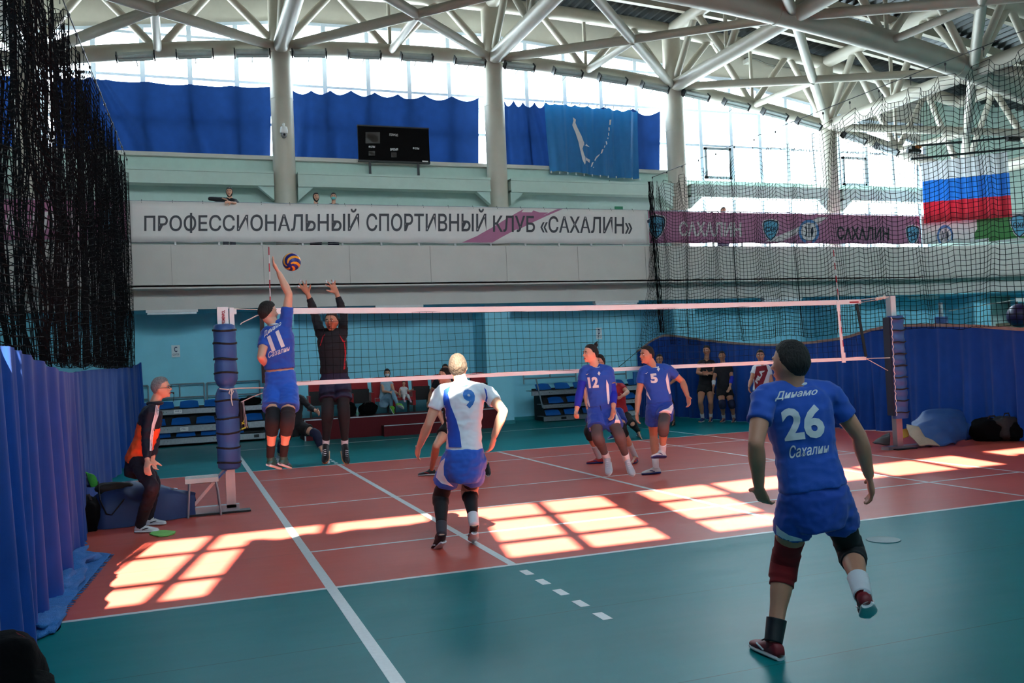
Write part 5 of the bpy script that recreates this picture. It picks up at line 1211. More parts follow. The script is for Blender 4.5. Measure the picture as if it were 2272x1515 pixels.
    if kit.get('top'):
        c = MB(); torso(c, kit.get('tinf', .021)*s, kit.get('hem', .08), 1.06); cap(c, sl.lerp(sc_, .1)-up*.01*s, .078*s2); cap(c, sr.lerp(sc_, .1)-up*.01*s, .078*s2)
        for sh in (sl, sr): limb(c, [sh, nk.lerp(neckb, .8)], [.066*s2, .058*s], 12)
        ln = kit.get('sleeve', .55)
        for S, sh in (('L', sl), ('R', sr)):
            e, w_ = E['e'+S], E['w'+S]
            if ln <= 1: limb(c, [sh, sh.lerp(e, ln*.5), sh.lerp(e, ln)], [.068*s2, .068*s2, (.066 if ln < .8 else .052)*s2], 16)
            else: limb(c, [sh, sh.lerp(e, .5), e], [.068*s2, .06*s2, .053*s2], 14); cap(c, e, .053*s2); limb(c, [e, e.lerp(w_, .4), e.lerp(w_, ln-1)], [.053*s2, .053*s2, .036*s2], 14)
        if kit.get('top_shorts'): pass
        out['top'] = remesh(c, kit.get('top_name', 'jersey'), kit['top'], T, vox*1.1, 4, kit.get('wr', .009)*s, 7)
        if kit.get('collar'):
            P_ = []
            dp = fw_
            for q_ in range(25):
                a = 2*pi*q_/24; P_.append(neckb+as_*(cos(a)*.072*s)+dp*(sin(a)*.064*s+.004*s)+up*((.022-.02*max(0, sin(a)))*s))
            MB().tube(P_, .0085*s, 8, False).build('collar', kit['collar'], T, True)
    if kit.get('pants'):
        c = MB(); torso(c, .012*s, -.34, .24)
        for S, hp in (('L', hl), ('R', hr)):
            k_, a_ = E['k'+S], E['a'+S]; limb(c, [hp, hp.lerp(k_, .5), k_], [.106*s2, .098*s2, .076*s2], 16); cap(c, k_, .075*s2); limb(c, [k_, k_.lerp(a_, .4), k_.lerp(a_, 1.02)], [.076*s2, .072*s2, .056*s2], 16)
        out['pants'] = remesh(c, 'trousers', kit['pants'], T, vox*1.2, 4, .011*s, 7)
    if kit.get('hair'): out['hair'] = hair_shell(T, HF, s, kit['hair'], kit.get('hstyle', 'short'))
    if kit.get('face', 1): face(T, HF, s, kit.get('brow', HAIRD), mouth_open=kit.get('mouth', 0))
    sh_ = kit.get('shoes')
    if sh_:
        for S in 'LR': out['shoe'+S] = shoe(T, E['l'+S], E['t'+S], E['a'+S], s, *sh_)
    return out
def dc(o, part, name, shape, quad, m, **k): return decal(name, shape, quad, bvh(o[part]) if isinstance(part, str) else [bvh(o[q]) for q in part], m, o['T'], **k)
def rel(P):
    xs_ = [q[0] for q in P]; ys_ = [q[1] for q in P]; a, b, c, d = min(xs_), max(xs_), min(ys_), max(ys_)
    return [[((x-a)/(b-a), (d-y)/(d-c)) for x, y in P]], [(a, d), (b, d), (b, c), (a, c)]
def dpoly(o, part, name, P, m, cells=10, off=.004):
    if 'panel' in name: cells, off = max(cells, 22), max(off, .008)
    sh, q_ = rel(P); return dc(o, part, name, sh, q_, m, cells=cells, off=off)
def z3(x, y): return (880+x/3.03, 760+y/3.03)
def z5(x, y): return (1620+x/1.994, 740+y/1.994)
def z4(x, y): return (1240+x/4.328, 740+y/4.328)
def z2(x, y): return (540+x/2.754, 530+y/2.754)
def z1_(x, y): return (230+x/2.525, 640+y/2.525)
S_red = mat('dark_red_shoe', (120, 20, 30), .5); S_sole = mat('white_sole', (206, 206, 206), .5); S_blk = mat('black_shoe', (20, 20, 24), .5); S_wht = mat('white_shoe', (206, 206, 206), .5)
S_gry = mat('grey_shoe', (176, 178, 186), .6); S_nvy = mat('navy_shoe', (28, 42, 110), .5); S_gum = mat('gum_sole', (170, 120, 80), .5)
# --- player 26, nearest, from behind
A = person('player seen from behind with number 26, dark hair and one red knee sleeve', 5.0, 1.04,
    dict(hL=(1773, 1103), hR=(1842, 1098), sL=(1694, 880, .0), sR=(1838, 872, .1), nk=(1755, 846, .03), hd=(1754, 806, .04),
         eL=(1677, 985, -1), wL=(1684, 1081, 1), gL=(1693, 1108, 1), eR=(1906, 966, 1), wR=(1929, 1058, 1), gR=(1934, 1092, 1),
         kL=(1740, 1252, 1), aL=(1722, 1412, -1), fL=(1733, 1466, 1682, 1440), kR=(1888, 1222, 1), aR=(1914, 1322, -1), fR=(1927, 1348, 1930, 1372, -1, 1)),
    MV(1, -.25), MV(.75, -.65), dict(top=K_blue, shorts=K_blue2, shorts_len=.5, flare=.022, hair=HAIRD, hstyle='full', skin=SKIN2, collar=K_white, hem=.07,
        leg=[('L', 'knee_sleeve', mat('red_knee_sleeve', (130, 14, 22), .85), .62, 1.28, .006), ('R', 'knee_sleeve', K_pad, .42, 1.28, .006), ('L', 'ankle_brace', S_blk, 1.72, 2.02, .012), ('R', 'ankle_brace', K_sock, 1.62, 2.0, .010)],
        shoes=(S_red, S_sole, S_wht, S_blk), face=0), vox=.0085)
dc(A, 'top', 'number', '26', [z5(243, 478), z5(424, 458), z5(404, 308), z5(220, 332)], K_print, bold=.035, cells=12)
dc(A, 'top', 'lettering', 'Динамо', [z5(198, 300), z5(388, 274), z5(386, 240), z5(192, 258)], K_print, bold=.018, shear=.4, cells=10)
dc(A, 'top', 'lettering', 'Сахалин', [z5(264, 553), z5(442, 524), z5(436, 484), z5(258, 496)], K_print, bold=.012, shear=.35, cells=10)
dpoly(A, 'shorts', 'side_panel', [z5(203, 845), z5(222, 868), z5(260, 892), z5(318, 908), z5(320, 918), z5(204, 920)], K_white)
# --- player 9, white jersey, from behind
A = person('player seen from behind in a white and blue jersey with number 9', 8.42, 1.03,
    dict(hL=(1005, 1020), hR=(1056, 1018), sL=(979, 868), sR=(1079, 868), nk=(1019, 838), hd=(1016, 815),
         eL=(951, 940, -1), wL=(930, 991, 1), gL=(925, 1008, 1), eR=(1117, 912, -1), wR=(1095, 971, 1), gR=(1091, 992, 1),
         kL=(977, 1103, 1), aL=(980, 1184, -1), fL=(986, 1205, 962, 1230, -1, 1), kR=(1041, 1090, 1), aR=(1052, 1164, -1), fR=(1053, 1186, 1049, 1203, -1, 1)),
    MV(1, .05), MV(1, .1), dict(top=K_white, shorts=mat('bright_royal_shorts', (26, 88, 190), .75, sheen=.15), shorts_len=.6, hair=HAIRL, hstyle='full', hem=.14, tinf=.012, sinf=.02, waist=.17, collar=mat('light_blue_collar', (90, 140, 210), .7),
        leg=[('L', 'compression_tights', K_pad, .5, 1.72, .006), ('L', 'sock', mat('charcoal_sock', (58, 58, 66), .85), 1.72, 2.02, .009), ('R', 'compression_tights', K_pad, .45, .82, .005), ('R', 'knee_sleeve', mat('beige_knee_sleeve', (186, 140, 116), .85), .78, 1.15, .009), ('R', 'calf_sleeve', K_pad, 1.15, 1.72, .006), ('R', 'sock', K_sock, 1.71, 2.02, .009)],
        shoes=(S_blk, S_sole, S_wht, S_blk), face=0), vox=.0095)
dpoly(A, 'top', 'side_panel', [z3(318, 318), z3(345, 300), z3(362, 290), z3(345, 340), z3(362, 420), z3(402, 520), z3(424, 600), z3(437, 704), z3(350, 704), z3(340, 600), z3(326, 480), z3(312, 380)], mat('royal_panel', (22, 72, 176), .75), 14, .009)
dpoly(A, 'top', 'side_panel', [z3(588, 300), z3(604, 320), z3(612, 372), z3(600, 420), z3(592, 410), z3(602, 360)], mat('royal_panel', (22, 72, 176), .75), 10, .009)
dpoly(A, 'top', 'side_panel', [z3(588, 490), z3(610, 500), z3(616, 700), z3(606, 700), z3(600, 600), z3(586, 540)], mat('royal_panel', (22, 72, 176), .75), 10, .009)
dc(A, 'top', 'number', '9', [z3(462, 445), z3(538, 440), z3(520, 312), z3(438, 316)], mat('blue_number', (38, 112, 190), .6), bold=.05, cells=10)
dpoly(A, 'shorts', 'side_panel', [z3(298, 798), z3(326, 775), z3(316, 830), z3(318, 890), z3(340, 930), z3(385, 970), z3(300, 945), z3(264, 905), z3(275, 850)], K_white, 10, .008)
# --- player 11, hitting at the net
A = person('jumping player in blue with number 11, right arm swung up at the ball', 10.35, 1.05,
    dict(hL=(606, 862), hR=(642, 862), sL=(590, 744), sR=(634, 716), nk=(604, 712, 0), hd=(594, 693, 0),
         eL=(579, 792, -1), wL=(592, 812, 1), gL=(602, 812, 1), eR=(641, 652, 1), wR=(618, 604, 1), gR=(607, 585, 1),
         kL=(605, 935, -1), aL=(600, 1010, 1), fL=(594, 1034, 621, 1042, -1, 1), kR=(638, 935, -1), aR=(629, 1008, 1), fR=(620, 1032, 642, 1040, -1, 1)),
    MV(.9, .35), MV(.6, .75), dict(top=K_blue, shorts=mat('bright_royal_shorts', (26, 88, 190), .75, sheen=.15), shorts_len=.62, hair=HAIRD, hem=.33, waist=.3, collar=K_white,
        leg=[('L', 'knee_sleeve', K_pad, .68, 1.36, .007), ('R', 'knee_sleeve', mat('brown_black_knee_sleeve', (46, 36, 38), .85), .68, 1.36, .007), ('L', 'sock', K_pad, 1.68, 2.04, .006), ('R', 'sock', K_pad, 1.68, 2.04, .006)],
        shoes=(mat('teal_black_shoe', (30, 90, 86), .5), S_sole, mat('purple_accent', (110, 30, 100), .5), S_blk), face=0), hands=('relaxed', 'open'), palms={'R': MV(.3, .9), 'tR': MV(1, 0)}, headup=(0.15, 0, 1))
dc(A, 'top', 'number', '11', [z2(175, 690), z2(254, 655), z2(215, 555), z2(143, 600)], K_print, bold=.05, cells=8)
dc(A, 'top', 'lettering', 'Динамо', [z2(128, 602), z2(234, 528), z2(228, 500), z2(118, 570)], K_print, bold=.018, shear=.3, cells=8)
dc(A, 'top', 'lettering', 'Сахалин', [z2(152, 728), z2(288, 680), z2(280, 650), z2(150, 690)], K_print, bold=.012, shear=.3, cells=8)
# --- blocker behind the net
A = person('jumping blocker in black long sleeves behind the net with both hands raised', 12.0, 1.06,
    dict(hL=(728, 842), hR=(758, 842), sL=(712, 741), sR=(760, 741), nk=(737, 733, 0), hd=(736, 713, -.02),
         eL=(698, 695, 1), wL=(683, 652, -1), gL=(674, 637, -1), eR=(763, 697, 1), wR=(747, 650, -1), gR=(738, 634, -1),
         kL=(727, 915, -1), aL=(723, 986, 1), fL=(727, 1004, 722, 1030, 1, -1), kR=(763, 915, -1), aR=(765, 986, 1), fR=(760, 1004, 768, 1032, 1, -1)),
    MV(-1, -.1), MV(-.95, -.15), dict(top=K_blk, sleeve=1.82, shorts=K_nvy, shorts_len=.62, hair=HAIRD, skin=SKIN2, mouth=1, hem=.14,
        leg=[('L', 'compression_tights', K_pad, .5, 1.86, .006), ('R', 'compression_tights', K_pad, .5, 1.86, .006), ('L', 'sock', K_sock, 1.84, 2.05, .007), ('R', 'sock', K_sock, 1.84, 2.05, .007)],
        shoes=(S_blk, S_gum, None, K_sock)), hands=('spread', 'spread'), palms={'L': MV(-1, 0), 'tL': MV(0, 1), 'R': MV(-1, 0), 'tR': MV(0, -1)}, headup=(0, 0, 1))
for P_ in ([(716, 745), (722, 740), (716, 752), (712, 766), (709, 768), (713, 755)], [(752, 741), (757, 748), (763, 756), (773, 754), (773, 757), (761, 760)], [(763, 758), (765, 760), (768, 780), (766, 818), (762, 820), (765, 785)]):
    dpoly(A, 'top', 'red_piping', P_, K_red, 6)
E_ = A['E']
for S, q_ in (('L', [(665, 625), (667, 620)]), ('L', [(661, 637), (663, 635)]), ('R', [(723, 622), (726, 627)]), ('R', [(739, 626), (739, 622)])):
    c = [solve(E_['g'+S], x, y, .07, -1) for x, y in q_]; MB().tube([c[0], c[0].lerp(c[1], .5), c[1]], .0125, 8).build('finger_tape', K_sock, A['T'], True)
# --- player 12
A = person('player in blue with number 12, hair in a topknot, looking left', 12.35, 1.05,
    dict(hL=(1320, 912), hR=(1349, 912), sL=(1297, 821), sR=(1350, 821), nk=(1317, 808, -.02), hd=(1311, 784, -.03),
         eL=(1287, 869, -1), wL=(1279, 911, -1), gL=(1277, 926, -1), eR=(1361, 872, 1), wR=(1361, 905, -1), gR=(1359, 922, -1),
         kL=(1326, 972, -1), aL=(1347, 1016, 1), fL=(1352, 1028, 1352, 1056, 1, -1), kR=(1375, 968, -1), aR=(1391, 1020, 1), fR=(1393, 1030, 1405, 1058, 1, -1)),
    MV(-1, -.15), MV(-.45, -1), dict(top=K_blue, shorts=K_blue2, shorts_len=.62, hair=HAIRD, hstyle='buzz', collar=K_white, hem=.14,
        leg=[('L', 'tights', K_gry, .5, 1.9, .004), ('R', 'tights', K_gry, .5, 1.9, .004), ('L', 'sock', K_sock, 1.72, 2.05, .008), ('R', 'sock', K_sock, 1.72, 2.05, .008)],
        arm=[('L', 'arm_sleeve', mat('royal_arm_sleeve', (24, 40, 170), .8), .5, 1.8, .007), ('R', 'arm_sleeve', mat('royal_arm_sleeve', (24, 40, 170), .8), .6, 1.75, .007)],
        shoes=(S_gry, S_sole, None, K_sock)), hands=('fist', 'relaxed'), headup=(0, 0, 1))
C_, r_, f_, u_ = A['HF']; MB().ell(C_-f_*.085+u_*.115, (.028, .03, .034), 12, 8, 0, (r_, f_, u_)).tube([C_-f_*.09+u_*.13, C_-f_*.11+u_*.165], [.016, .006], 8).build('topknot', HAIRD, A['T'], True)
dc(A, 'top', 'number', '12', [z4(288, 524), z4(384, 518), z4(374, 412), z4(272, 420)], K_print, bold=.05, cells=8)
PANEL = K_white
dpoly(A, 'top', 'side_panel', [z4(252, 512), z4(268, 520), z4(278, 600), z4(296, 680), z4(300, 712), z4(290, 706), z4(262, 640), z4(256, 560)], PANEL, 8)
dpoly(A, 'top', 'side_panel', [z4(456, 440), z4(478, 490), z4(484, 560), z4(488, 640), z4(480, 678), z4(470, 676), z4(458, 560), z4(455, 500)], PANEL, 8)
dpoly(A, 'top', 'crest', [z4(384, 360), z4(400, 380), z4(387, 404), z4(371, 384)], K_print, 4); dpoly(A, 'top', 'chest_mark', [z4(254, 386), z4(266, 392), z4(286, 378), z4(270, 398)], K_print, 4)
dpoly(A, 'shorts', 'side_panel', [z4(545, 750), z4(568, 800), z4(590, 850), z4(584, 905), z4(540, 920), z4(500, 932), z4(528, 880), z4(545, 820)], PANEL, 8)
dc(A, 'shorts', 'shorts_number', '2', [z4(293, 950), z4(308, 950), z4(306, 900), z4(292, 900)], K_print, bold=.05, cells=4)
MB().tube([at(*z4(395, 690), 12.18), at(*z4(402, 712), 12.17), at(*z4(405, 740), 12.17)], .005, 6).build('drawstring', K_pad, A['T'], True)
# --- player 5
A = person('player in blue with number 5, lifting one foot, dark knee sleeve', 12.85, 1.06,
    dict(hL=(1450, 903), hR=(1478, 900), sL=(1427, 823), sR=(1480, 818), nk=(1444, 809, -.02), hd=(1436, 787, -.02),
         eL=(1417, 873, -1), wL=(1413, 915, -1), gL=(1413, 930, -1), eR=(1514, 846, 1), wR=(1526, 880, -1), gR=(1529, 894, -1),
         kL=(1450, 965, 1), aL=(1455, 1030, 1), fL=(1465, 1050, 1427, 1053), kR=(1472, 945, -1), aR=(1470, 1002, 1), fR=(1477, 1016, 1447, 1016, -1, -1)),
    MV(-1, -.2), MV(-.5, -1), dict(top=K_blue, shorts=K_blue2, shorts_len=.56, hair=HAIRD, hstyle='buzz', skin=SKIN2, collar=K_white, hem=.12,
        leg=[('R', 'knee_sleeve', K_gry, .6, 1.3, .006), ('L', 'sock', K_sock, 1.72, 2.05, .007), ('R', 'sock', K_sock, 1.7, 2.05, .007)],
        shoes=(S_wht, S_nvy, S_nvy, None)), headup=(0, 0, 1))
dc(A, 'top', 'number', '5', [z4(886, 478), z4(956, 472), z4(938, 378), z4(870, 388)], K_print, bold=.05, cells=8)
dpoly(A, 'top', 'side_panel', [z4(802, 470), z4(822, 500), z4(850, 560), z4(885, 640), z4(876, 636), z4(830, 570), z4(806, 510)], PANEL, 8)
dpoly(A, 'top', 'side_panel', [z4(1040, 375), z4(1052, 430), z4(1062, 500), z4(1076, 572), z4(1060, 580), z4(1040, 520), z4(1026, 440)], PANEL, 8)
dpoly(A, 'top', 'crest', [z4(954, 318), z4(970, 338), z4(957, 364), z4(941, 344)], K_print, 4); dpoly(A, 'top', 'chest_mark', [z4(820, 378), z4(832, 384), z4(856, 368), z4(838, 390)], K_print, 4)
dpoly(A, 'shorts', 'side_panel', [z4(1102, 668), z4(1104, 700), z4(1080, 770), z4(1020, 756), z4(958, 760), z4(990, 738), z4(1050, 715)], PANEL, 8)
# --- the man in orange
A = person('grey-haired man in an orange and navy jacket with a whistle, looking up', dep((-6.0, -.86, .8)), .97,
    dict(hL=(303, 1018, .08), hR=(306, 1022, -.08), sL=(341, 912, .16), sR=(334, 912, -.16), nk=(347, 885, 0), hd=(357, 860, 0),
         eL=(345, 975, 1), wL=(338, 1018, -1), gL=(340, 1034, -1), eR=(325, 978, -1), wR=(327, 1022, -1), gR=(326, 1040, -1),
         kL=(343, 1072, 1), aL=(330, 1150, 1), fL=(318, 1166, 357, 1164), kR=(338, 1080, -1), aR=(309, 1160, 1), fR=(300, 1182, 345, 1180)),
    MV(.05, 1), MV(.1, 1), dict(top=mat('orange_jacket', (244, 84, 30), .75, bump=.1), sleeve=1.9, pants=K_nvy_d if 'K_nvy_d' in globals() else mat('navy_track_trousers', (16, 18, 32), .85), hair=HAIRG, brow=HAIRG, hem=-.05, wr=.014, top_name='jacket', mouth=0,
        leg=[('L', 'sock', K_sock, 1.9, 2.0, .004)], shoes=(S_wht, S_sole, S_blk, K_sock)), headup=(-.45, 0, .9))
NV = mat('navy_jacket_panel', (18, 20, 36), .8)
T_ = A['T']; E_ = A['E']
def prs(P, nm, m, off=.006, part='top', c=12): dpoly(A, part, nm, P, m, c, off)
jk = A['top']; jk.data.materials.append(NV); hc_, sc0, up0 = A['hc'], A['sc'], A['up']; LT = (sc0-hc_).length; Mw = parent_world(jk)
def segd(p, a, b): t = max(0, min(1, (p-a).dot(b-a)/(b-a).length_squared)); return (p-a.lerp(b, t)).length
arms = [(E_['e'+S_], E_['w'+S_]) for S_ in 'LR']; shs = [at(341, 912, dep((-6.0, -.86, .8))+.16), at(334, 912, dep((-6.0, -.86, .8))-.16)]
for p_ in jk.data.polygons:
    c_ = Mw @ p_.center; t_ = (c_-hc_).dot(up0)/LT
    if t_ > .72 or min(segd(c_, *a_) for a_ in arms) < .075 or min(segd(c_, shs[q_], E_['e'+'LR'[q_]]) for q_ in (0, 1)) < .088: p_.material_index = 1
for k in range(3): prs([(346+3.2*k, 898), (348+3.2*k, 898), (345+3.2*k, 922), (339+2.2*k, 945), (335+2*k, 975), (334+2*k, 1000), (332+2*k, 1000), (333+2*k, 970), (337+2.2*k, 942), (343+3*k, 920)], 'sleeve_stripe', K_white, .02)
c = [A['nk'].lerp(A['sc'], .35)+V((cos(q_*pi/8)*.07, sin(q_*pi/8)*.075, .0)) for q_ in range(17)]
MB().tube(c, .022, 8, False).build('collar', NV, T_, True)
C_, r_, f_, u_ = A['HF']; Q_ = lambda x, y, z: C_+r_*x+f_*y+u_*z
wm = mat('whistle_black', (16, 16, 18), .4)
o = MB().tube([Q_(0, .1, -.062), Q_(0, .125, -.06)], .006, 8).ell(Q_(0, .13, -.066), (.01, .014, .012), 10, 8).build('whistle', wm, T_, True)
MB().tube([Q_(0, .135, -.07), Q_(0, .13, -.12), Q_(.01, .12, -.17)], .003, 5).build('lanyard', wm, T_, True)
for sd in (-1, 1):
    ring = [Q_(sd*.032+.022*cos(a*pi/6), .102, .004+.016*sin(a*pi/6)) for a in range(13)]
    MB().tube(ring, .002, 5, False).tube([Q_(sd*.054, .1, .006), Q_(sd*.08, .03, .008), Q_(sd*.082, -.02, -.002)], .0022, 5).build('glasses', wm, T_, True)
# --- others behind the net
def ap(lab, d, s, J, fwd, look, kit, **k): return person(lab, d, s, J, fwd, look, kit, vox=.014, **k)
A = ap('crouching player in black long sleeves half hidden behind player number 11', 16.7, 1.03,
    dict(hL=(640, 948), hR=(662, 946), sL=(632, 884), sR=(668, 884), nk=(650, 872), hd=(645, 850, -.1), eL=(622, 915, -1), wL=(628, 945, -1), gL=(628, 955, -1), eR=(688, 904, -1), wR=(702, 912, -1), gR=(708, 916, -1),
         kL=(626, 985, -1), aL=(622, 1018, 1), fL=(624, 1024, 612, 1026), kR=(702, 962, -1), aR=(716, 998, 1), fR=(722, 1026, 728, 1030)), MV(-1, 0), MV(-1, -.1),
    dict(top=K_blk, sleeve=1.85, shorts=K_pad, shorts_len=.6, hair=HAIRD, leg=[('R', 'knee_sleeve', K_nvy, .78, 1.5, .008), ('L', 'knee_sleeve', K_nvy, .78, 1.5, .008), ('R', 'sock', K_sock, 1.75, 2.03, .006), ('L', 'sock', K_sock, 1.75, 2.03, .006)], shoes=(S_gry, S_sole, None, K_sock)), headup=(0, 0, 1))
A = ap('player in a black shirt behind the net, looking up, mostly hidden by number 9', 13.5, 1.02,
    dict(hL=(998, 946), hR=(1028, 948), sL=(975, 866), sR=(1025, 862), nk=(994, 852), hd=(987, 834), eL=(972, 908, 1), wL=(984, 940, -1), gL=(989, 955, -1), eR=(1040, 905, 1), wR=(1035, 945, -1), gR=(1034, 958, -1),
         kL=(968, 988, -1), aL=(975, 1035, 1), fL=(967, 1054, 946, 1055), kR=(1058, 990, -1), aR=(1080, 1032, 1), fR=(1078, 1036, 1083, 1058, 1, -1)), MV(-1, -.3), MV(-.5, -.9),
    dict(top=K_blk, shorts=K_pad, shorts_len=.5, hair=HAIRD, hstyle='buzz', shoes=(S_blk, S_sole, K_red, None)), headup=(.2, 0, 1))
A = ap('player in blue right behind number 12, red and blue shoes', 14.45, 1.0,
    dict(hL=(1322, 912), hR=(1370, 915), sL=(1307, 840), sR=(1350, 836), nk=(1331, 822), hd=(1330, 803), eL=(1297, 862, -1), wL=(1302, 900, -1), gL=(1305, 911, -1), eR=(1358, 880, -1), wR=(1356, 905, -1), gR=(1354, 915, -1),
         kL=(1306, 958, -1), aL=(1322, 1012, 1), fL=(1338, 1027, 1302, 1029), kR=(1382, 958, -1), aR=(1399, 1012, 1), fR=(1412, 1024, 1386, 1040)), MV(-1, -.3), MV(-.8, -.7),
    dict(top=K_blue, shorts=K_blue2, shorts_len=.55, hair=HAIRD, leg=[('L', 'knee_sleeve', K_pad, .7, 1.2, .008), ('R', 'knee_sleeve', K_pad, .7, 1.1, .008), ('L', 'sock', K_sock, 1.5, 2.04, .006), ('R', 'sock', K_sock, 1.5, 2.04, .006)], shoes=(mat('red_shoe', (190, 36, 36), .5), S_nvy, S_nvy, None)), headup=(0, 0, 1))
A = ap('player in a red shirt and black tights bending forward behind number 12', 18.9, 1.0,
    dict(hL=(1366, 925, -.05), hR=(1386, 922), sL=(1352, 862, -.15), sR=(1378, 856, -.1), nk=(1360, 850, -.2), hd=(1352, 838, -.3), eL=(1345, 890, -1), wL=(1350, 912, -1), gL=(1352, 922, -1), eR=(1393, 870, -1), wR=(1381, 878, -1), gR=(1376, 882, -1),
         kL=(1350, 942, -1), aL=(1358, 968, 1), fL=(1366, 972, 1340, 977), kR=(1403, 940, -1), aR=(1417, 962, 1), fR=(1416, 966, 1430, 984)), MV(-1, -.3), MV(-1, -.5),
    dict(top=K_red, shorts=K_pad, shorts_len=.3, hair=HAIRD, leg=[('L', 'tights', K_pad, .1, 1.95, .012), ('R', 'tights', K_pad, .1, 1.95, .012), ('R', 'sock', mat('neon_sock', (180, 210, 40), .8), 1.9, 2.05, .008)], shoes=(S_nvy, S_sole, None, None)), headup=(0, 0, 1))
A = ap('dark-haired person in a dark shirt standing behind player number 5', 21.4, 1.0,
    dict(hL=(1463, 882), hR=(1480, 882), sL=(1452, 822), sR=(1477, 822), nk=(1464, 812), hd=(1463, 797), eL=(1446, 852, -1), wL=(1452, 880, -1), gL=(1452, 890, -1), eR=(1502, 838, -1), wR=(1486, 852, -1), gR=(1480, 855, -1),
         kL=(1478, 912, -1), aL=(1476, 940, 1), fL=(1476, 946, 1470, 950), kR=(1491, 910, -1), aR=(1494, 938, 1), fR=(1496, 942, 1488, 948)), MV(-1, 0), MV(-1, 0),
    dict(top=K_nvy, shorts=K_pad, hair=HAIRD, skin=SKIN2, shoes=(S_blk, S_blk, None, None)), headup=(0, 0, 1))
A = ap('tall young man in black with crossed arms standing by the blue curtain', 22.2, 1.06,
    dict(hL=(1558, 858), hR=(1575, 858), sL=(1554, 805), sR=(1581, 805), nk=(1568, 795), hd=(1568, 778), eL=(1548, 827, -1), wL=(1565, 831, -1), gL=(1574, 829, -1), eR=(1587, 827, -1), wR=(1572, 828, -1), gR=(1563, 827, -1),
         kL=(1554, 893, -1), aL=(1556, 929, 1), fL=(1561, 935, 1543, 940), kR=(1577, 893, -1), aR=(1576, 929, 1), fR=(1578, 934, 1571, 941)), MV(-1, -.2), MV(-.9, -.5),
    dict(top=K_blk, shorts=K_pad, shorts_len=.42, hair=HAIRD, skin=SKIN2, leg=[('L', 'sock', K_sock, 1.7, 2.03, .005), ('R', 'sock', K_sock, 1.7, 2.03, .005)], shoes=(S_nvy, S_sole, None, None)), headup=(0, 0, 1), hands=('open', 'open'))
A = ap('shorter young man in black with knee pads beside the one with crossed arms', 21.8, 1.0,
    dict(hL=(1598, 864), hR=(1614, 864), sL=(1592, 814), sR=(1619, 814), nk=(1603, 804), hd=(1602, 790), eL=(1584, 840, -1), wL=(1583, 859, -1), gL=(1582, 868, -1), eR=(1624, 838, -1), wR=(1620, 856, -1), gR=(1617, 865, -1),
         kL=(1603, 898, -1), aL=(1605, 929, 1), fL=(1607, 935, 1592, 941), kR=(1624, 898, -1), aR=(1627, 929, 1), fR=(1629, 935, 1622, 942)), MV(-1, -.1), MV(-1, -.3),
    dict(top=K_blk, shorts=K_pad, shorts_len=.5, hair=HAIRD, skin=SKIN2, leg=[('L', 'knee_pad', K_nvy, .78, 1.12, .016), ('R', 'knee_pad', K_nvy, .78, 1.12, .016), ('L', 'sock', K_sock, 1.7, 2.03, .005), ('R', 'sock', K_sock, 1.7, 2.03, .005)],
         arm=[('R', 'arm_sleeve', mat('royal_arm_sleeve', (24, 40, 170), .8), .9, 1.75, .006), ('L', 'wrist_band', K_sock, 1.3, 1.75, .005)], shoes=(mat('plum_shoe', (70, 30, 60), .5), S_sole, None, None)), headup=(0, 0, 1))
A = ap('bearded man in a red and white shirt by the blue curtain', 19.4, 1.03,
    dict(hL=(1680, 872), hR=(1699, 872), sL=(1676, 816), sR=(1703, 816), nk=(1689, 806), hd=(1687, 789), eL=(1667, 842, -1), wL=(1662, 858, -1), gL=(1662, 866, -1), eR=(1712, 846, -1), wR=(1712, 872, 1), gR=(1712, 882, 1),
         kL=(1680, 915, -1), aL=(1680, 948, 1), fL=(1682, 953, 1676, 957), kR=(1700, 915, -1), aR=(1700, 948, 1), fR=(1702, 953, 1697, 957)), MV(-1, -.15), MV(-1, -.3),
    dict(top=K_white, shorts=K_pad, shorts_len=.6, hair=HAIRD, skin=SKIN2, shoes=(S_blk, S_sole, None, None)), headup=(0, 0, 1))
dpoly(A, 'top', 'red_panel', [(1678, 813), (1700, 810), (1704, 822), (1694, 850), (1684, 866), (1675, 866), (1673, 838)], mat('crimson_print', (130, 16, 40), .7), 10)
dc(A, 'top', 'lettering', 'FILA', [(1680, 852), (1697, 822), (1688, 818), (1675, 846)], K_print, bold=.06, cells=4, off=.02)
# seated woman and toddler, man on the bench
W1 = ap('seated woman with a white face mask, light jeans and neon sneakers', dep((-.78, 10.6, 1)), .93,
    dict(hL=(846, 890), hR=(858, 890), sL=(848, 850), sR=(868, 850), nk=(858, 842), hd=(859, 828), eL=(850, 868, -1), wL=(866, 870, -1), gL=(876, 872, -1), eR=(874, 868, -1), wR=(882, 872, -1), gR=(887, 878, -1),
         kL=(867, 872, -1), aL=(868, 902, 1), fL=(866, 907, 872, 918, -1, -1), kR=(871, 870, -1), aR=(882, 897, -1), fR=(882, 900, 895, 906, -1, -1)), MV(-1, .2), MV(-1, .15),
    dict(thick=.82, top=mat('pale_blue_top', (150, 180, 196), .8), sleeve=.2, pants=mat('light_jeans', (128, 162, 184), .85), hair=HAIRD, hstyle='long', shoes=(mat('neon_sneaker', (120, 200, 60), .5), S_sole, None, None)), headup=(0, 0, 1))
C_, r_, f_, u_ = W1['HF']; MB().ell(C_+f_*.062*.93-u_*.04, (.058, .05, .042), 14, 10, 0, (r_, f_, u_)).build('face_mask', mat('mask_white', (206, 222, 232), .7), W1['T'], True)
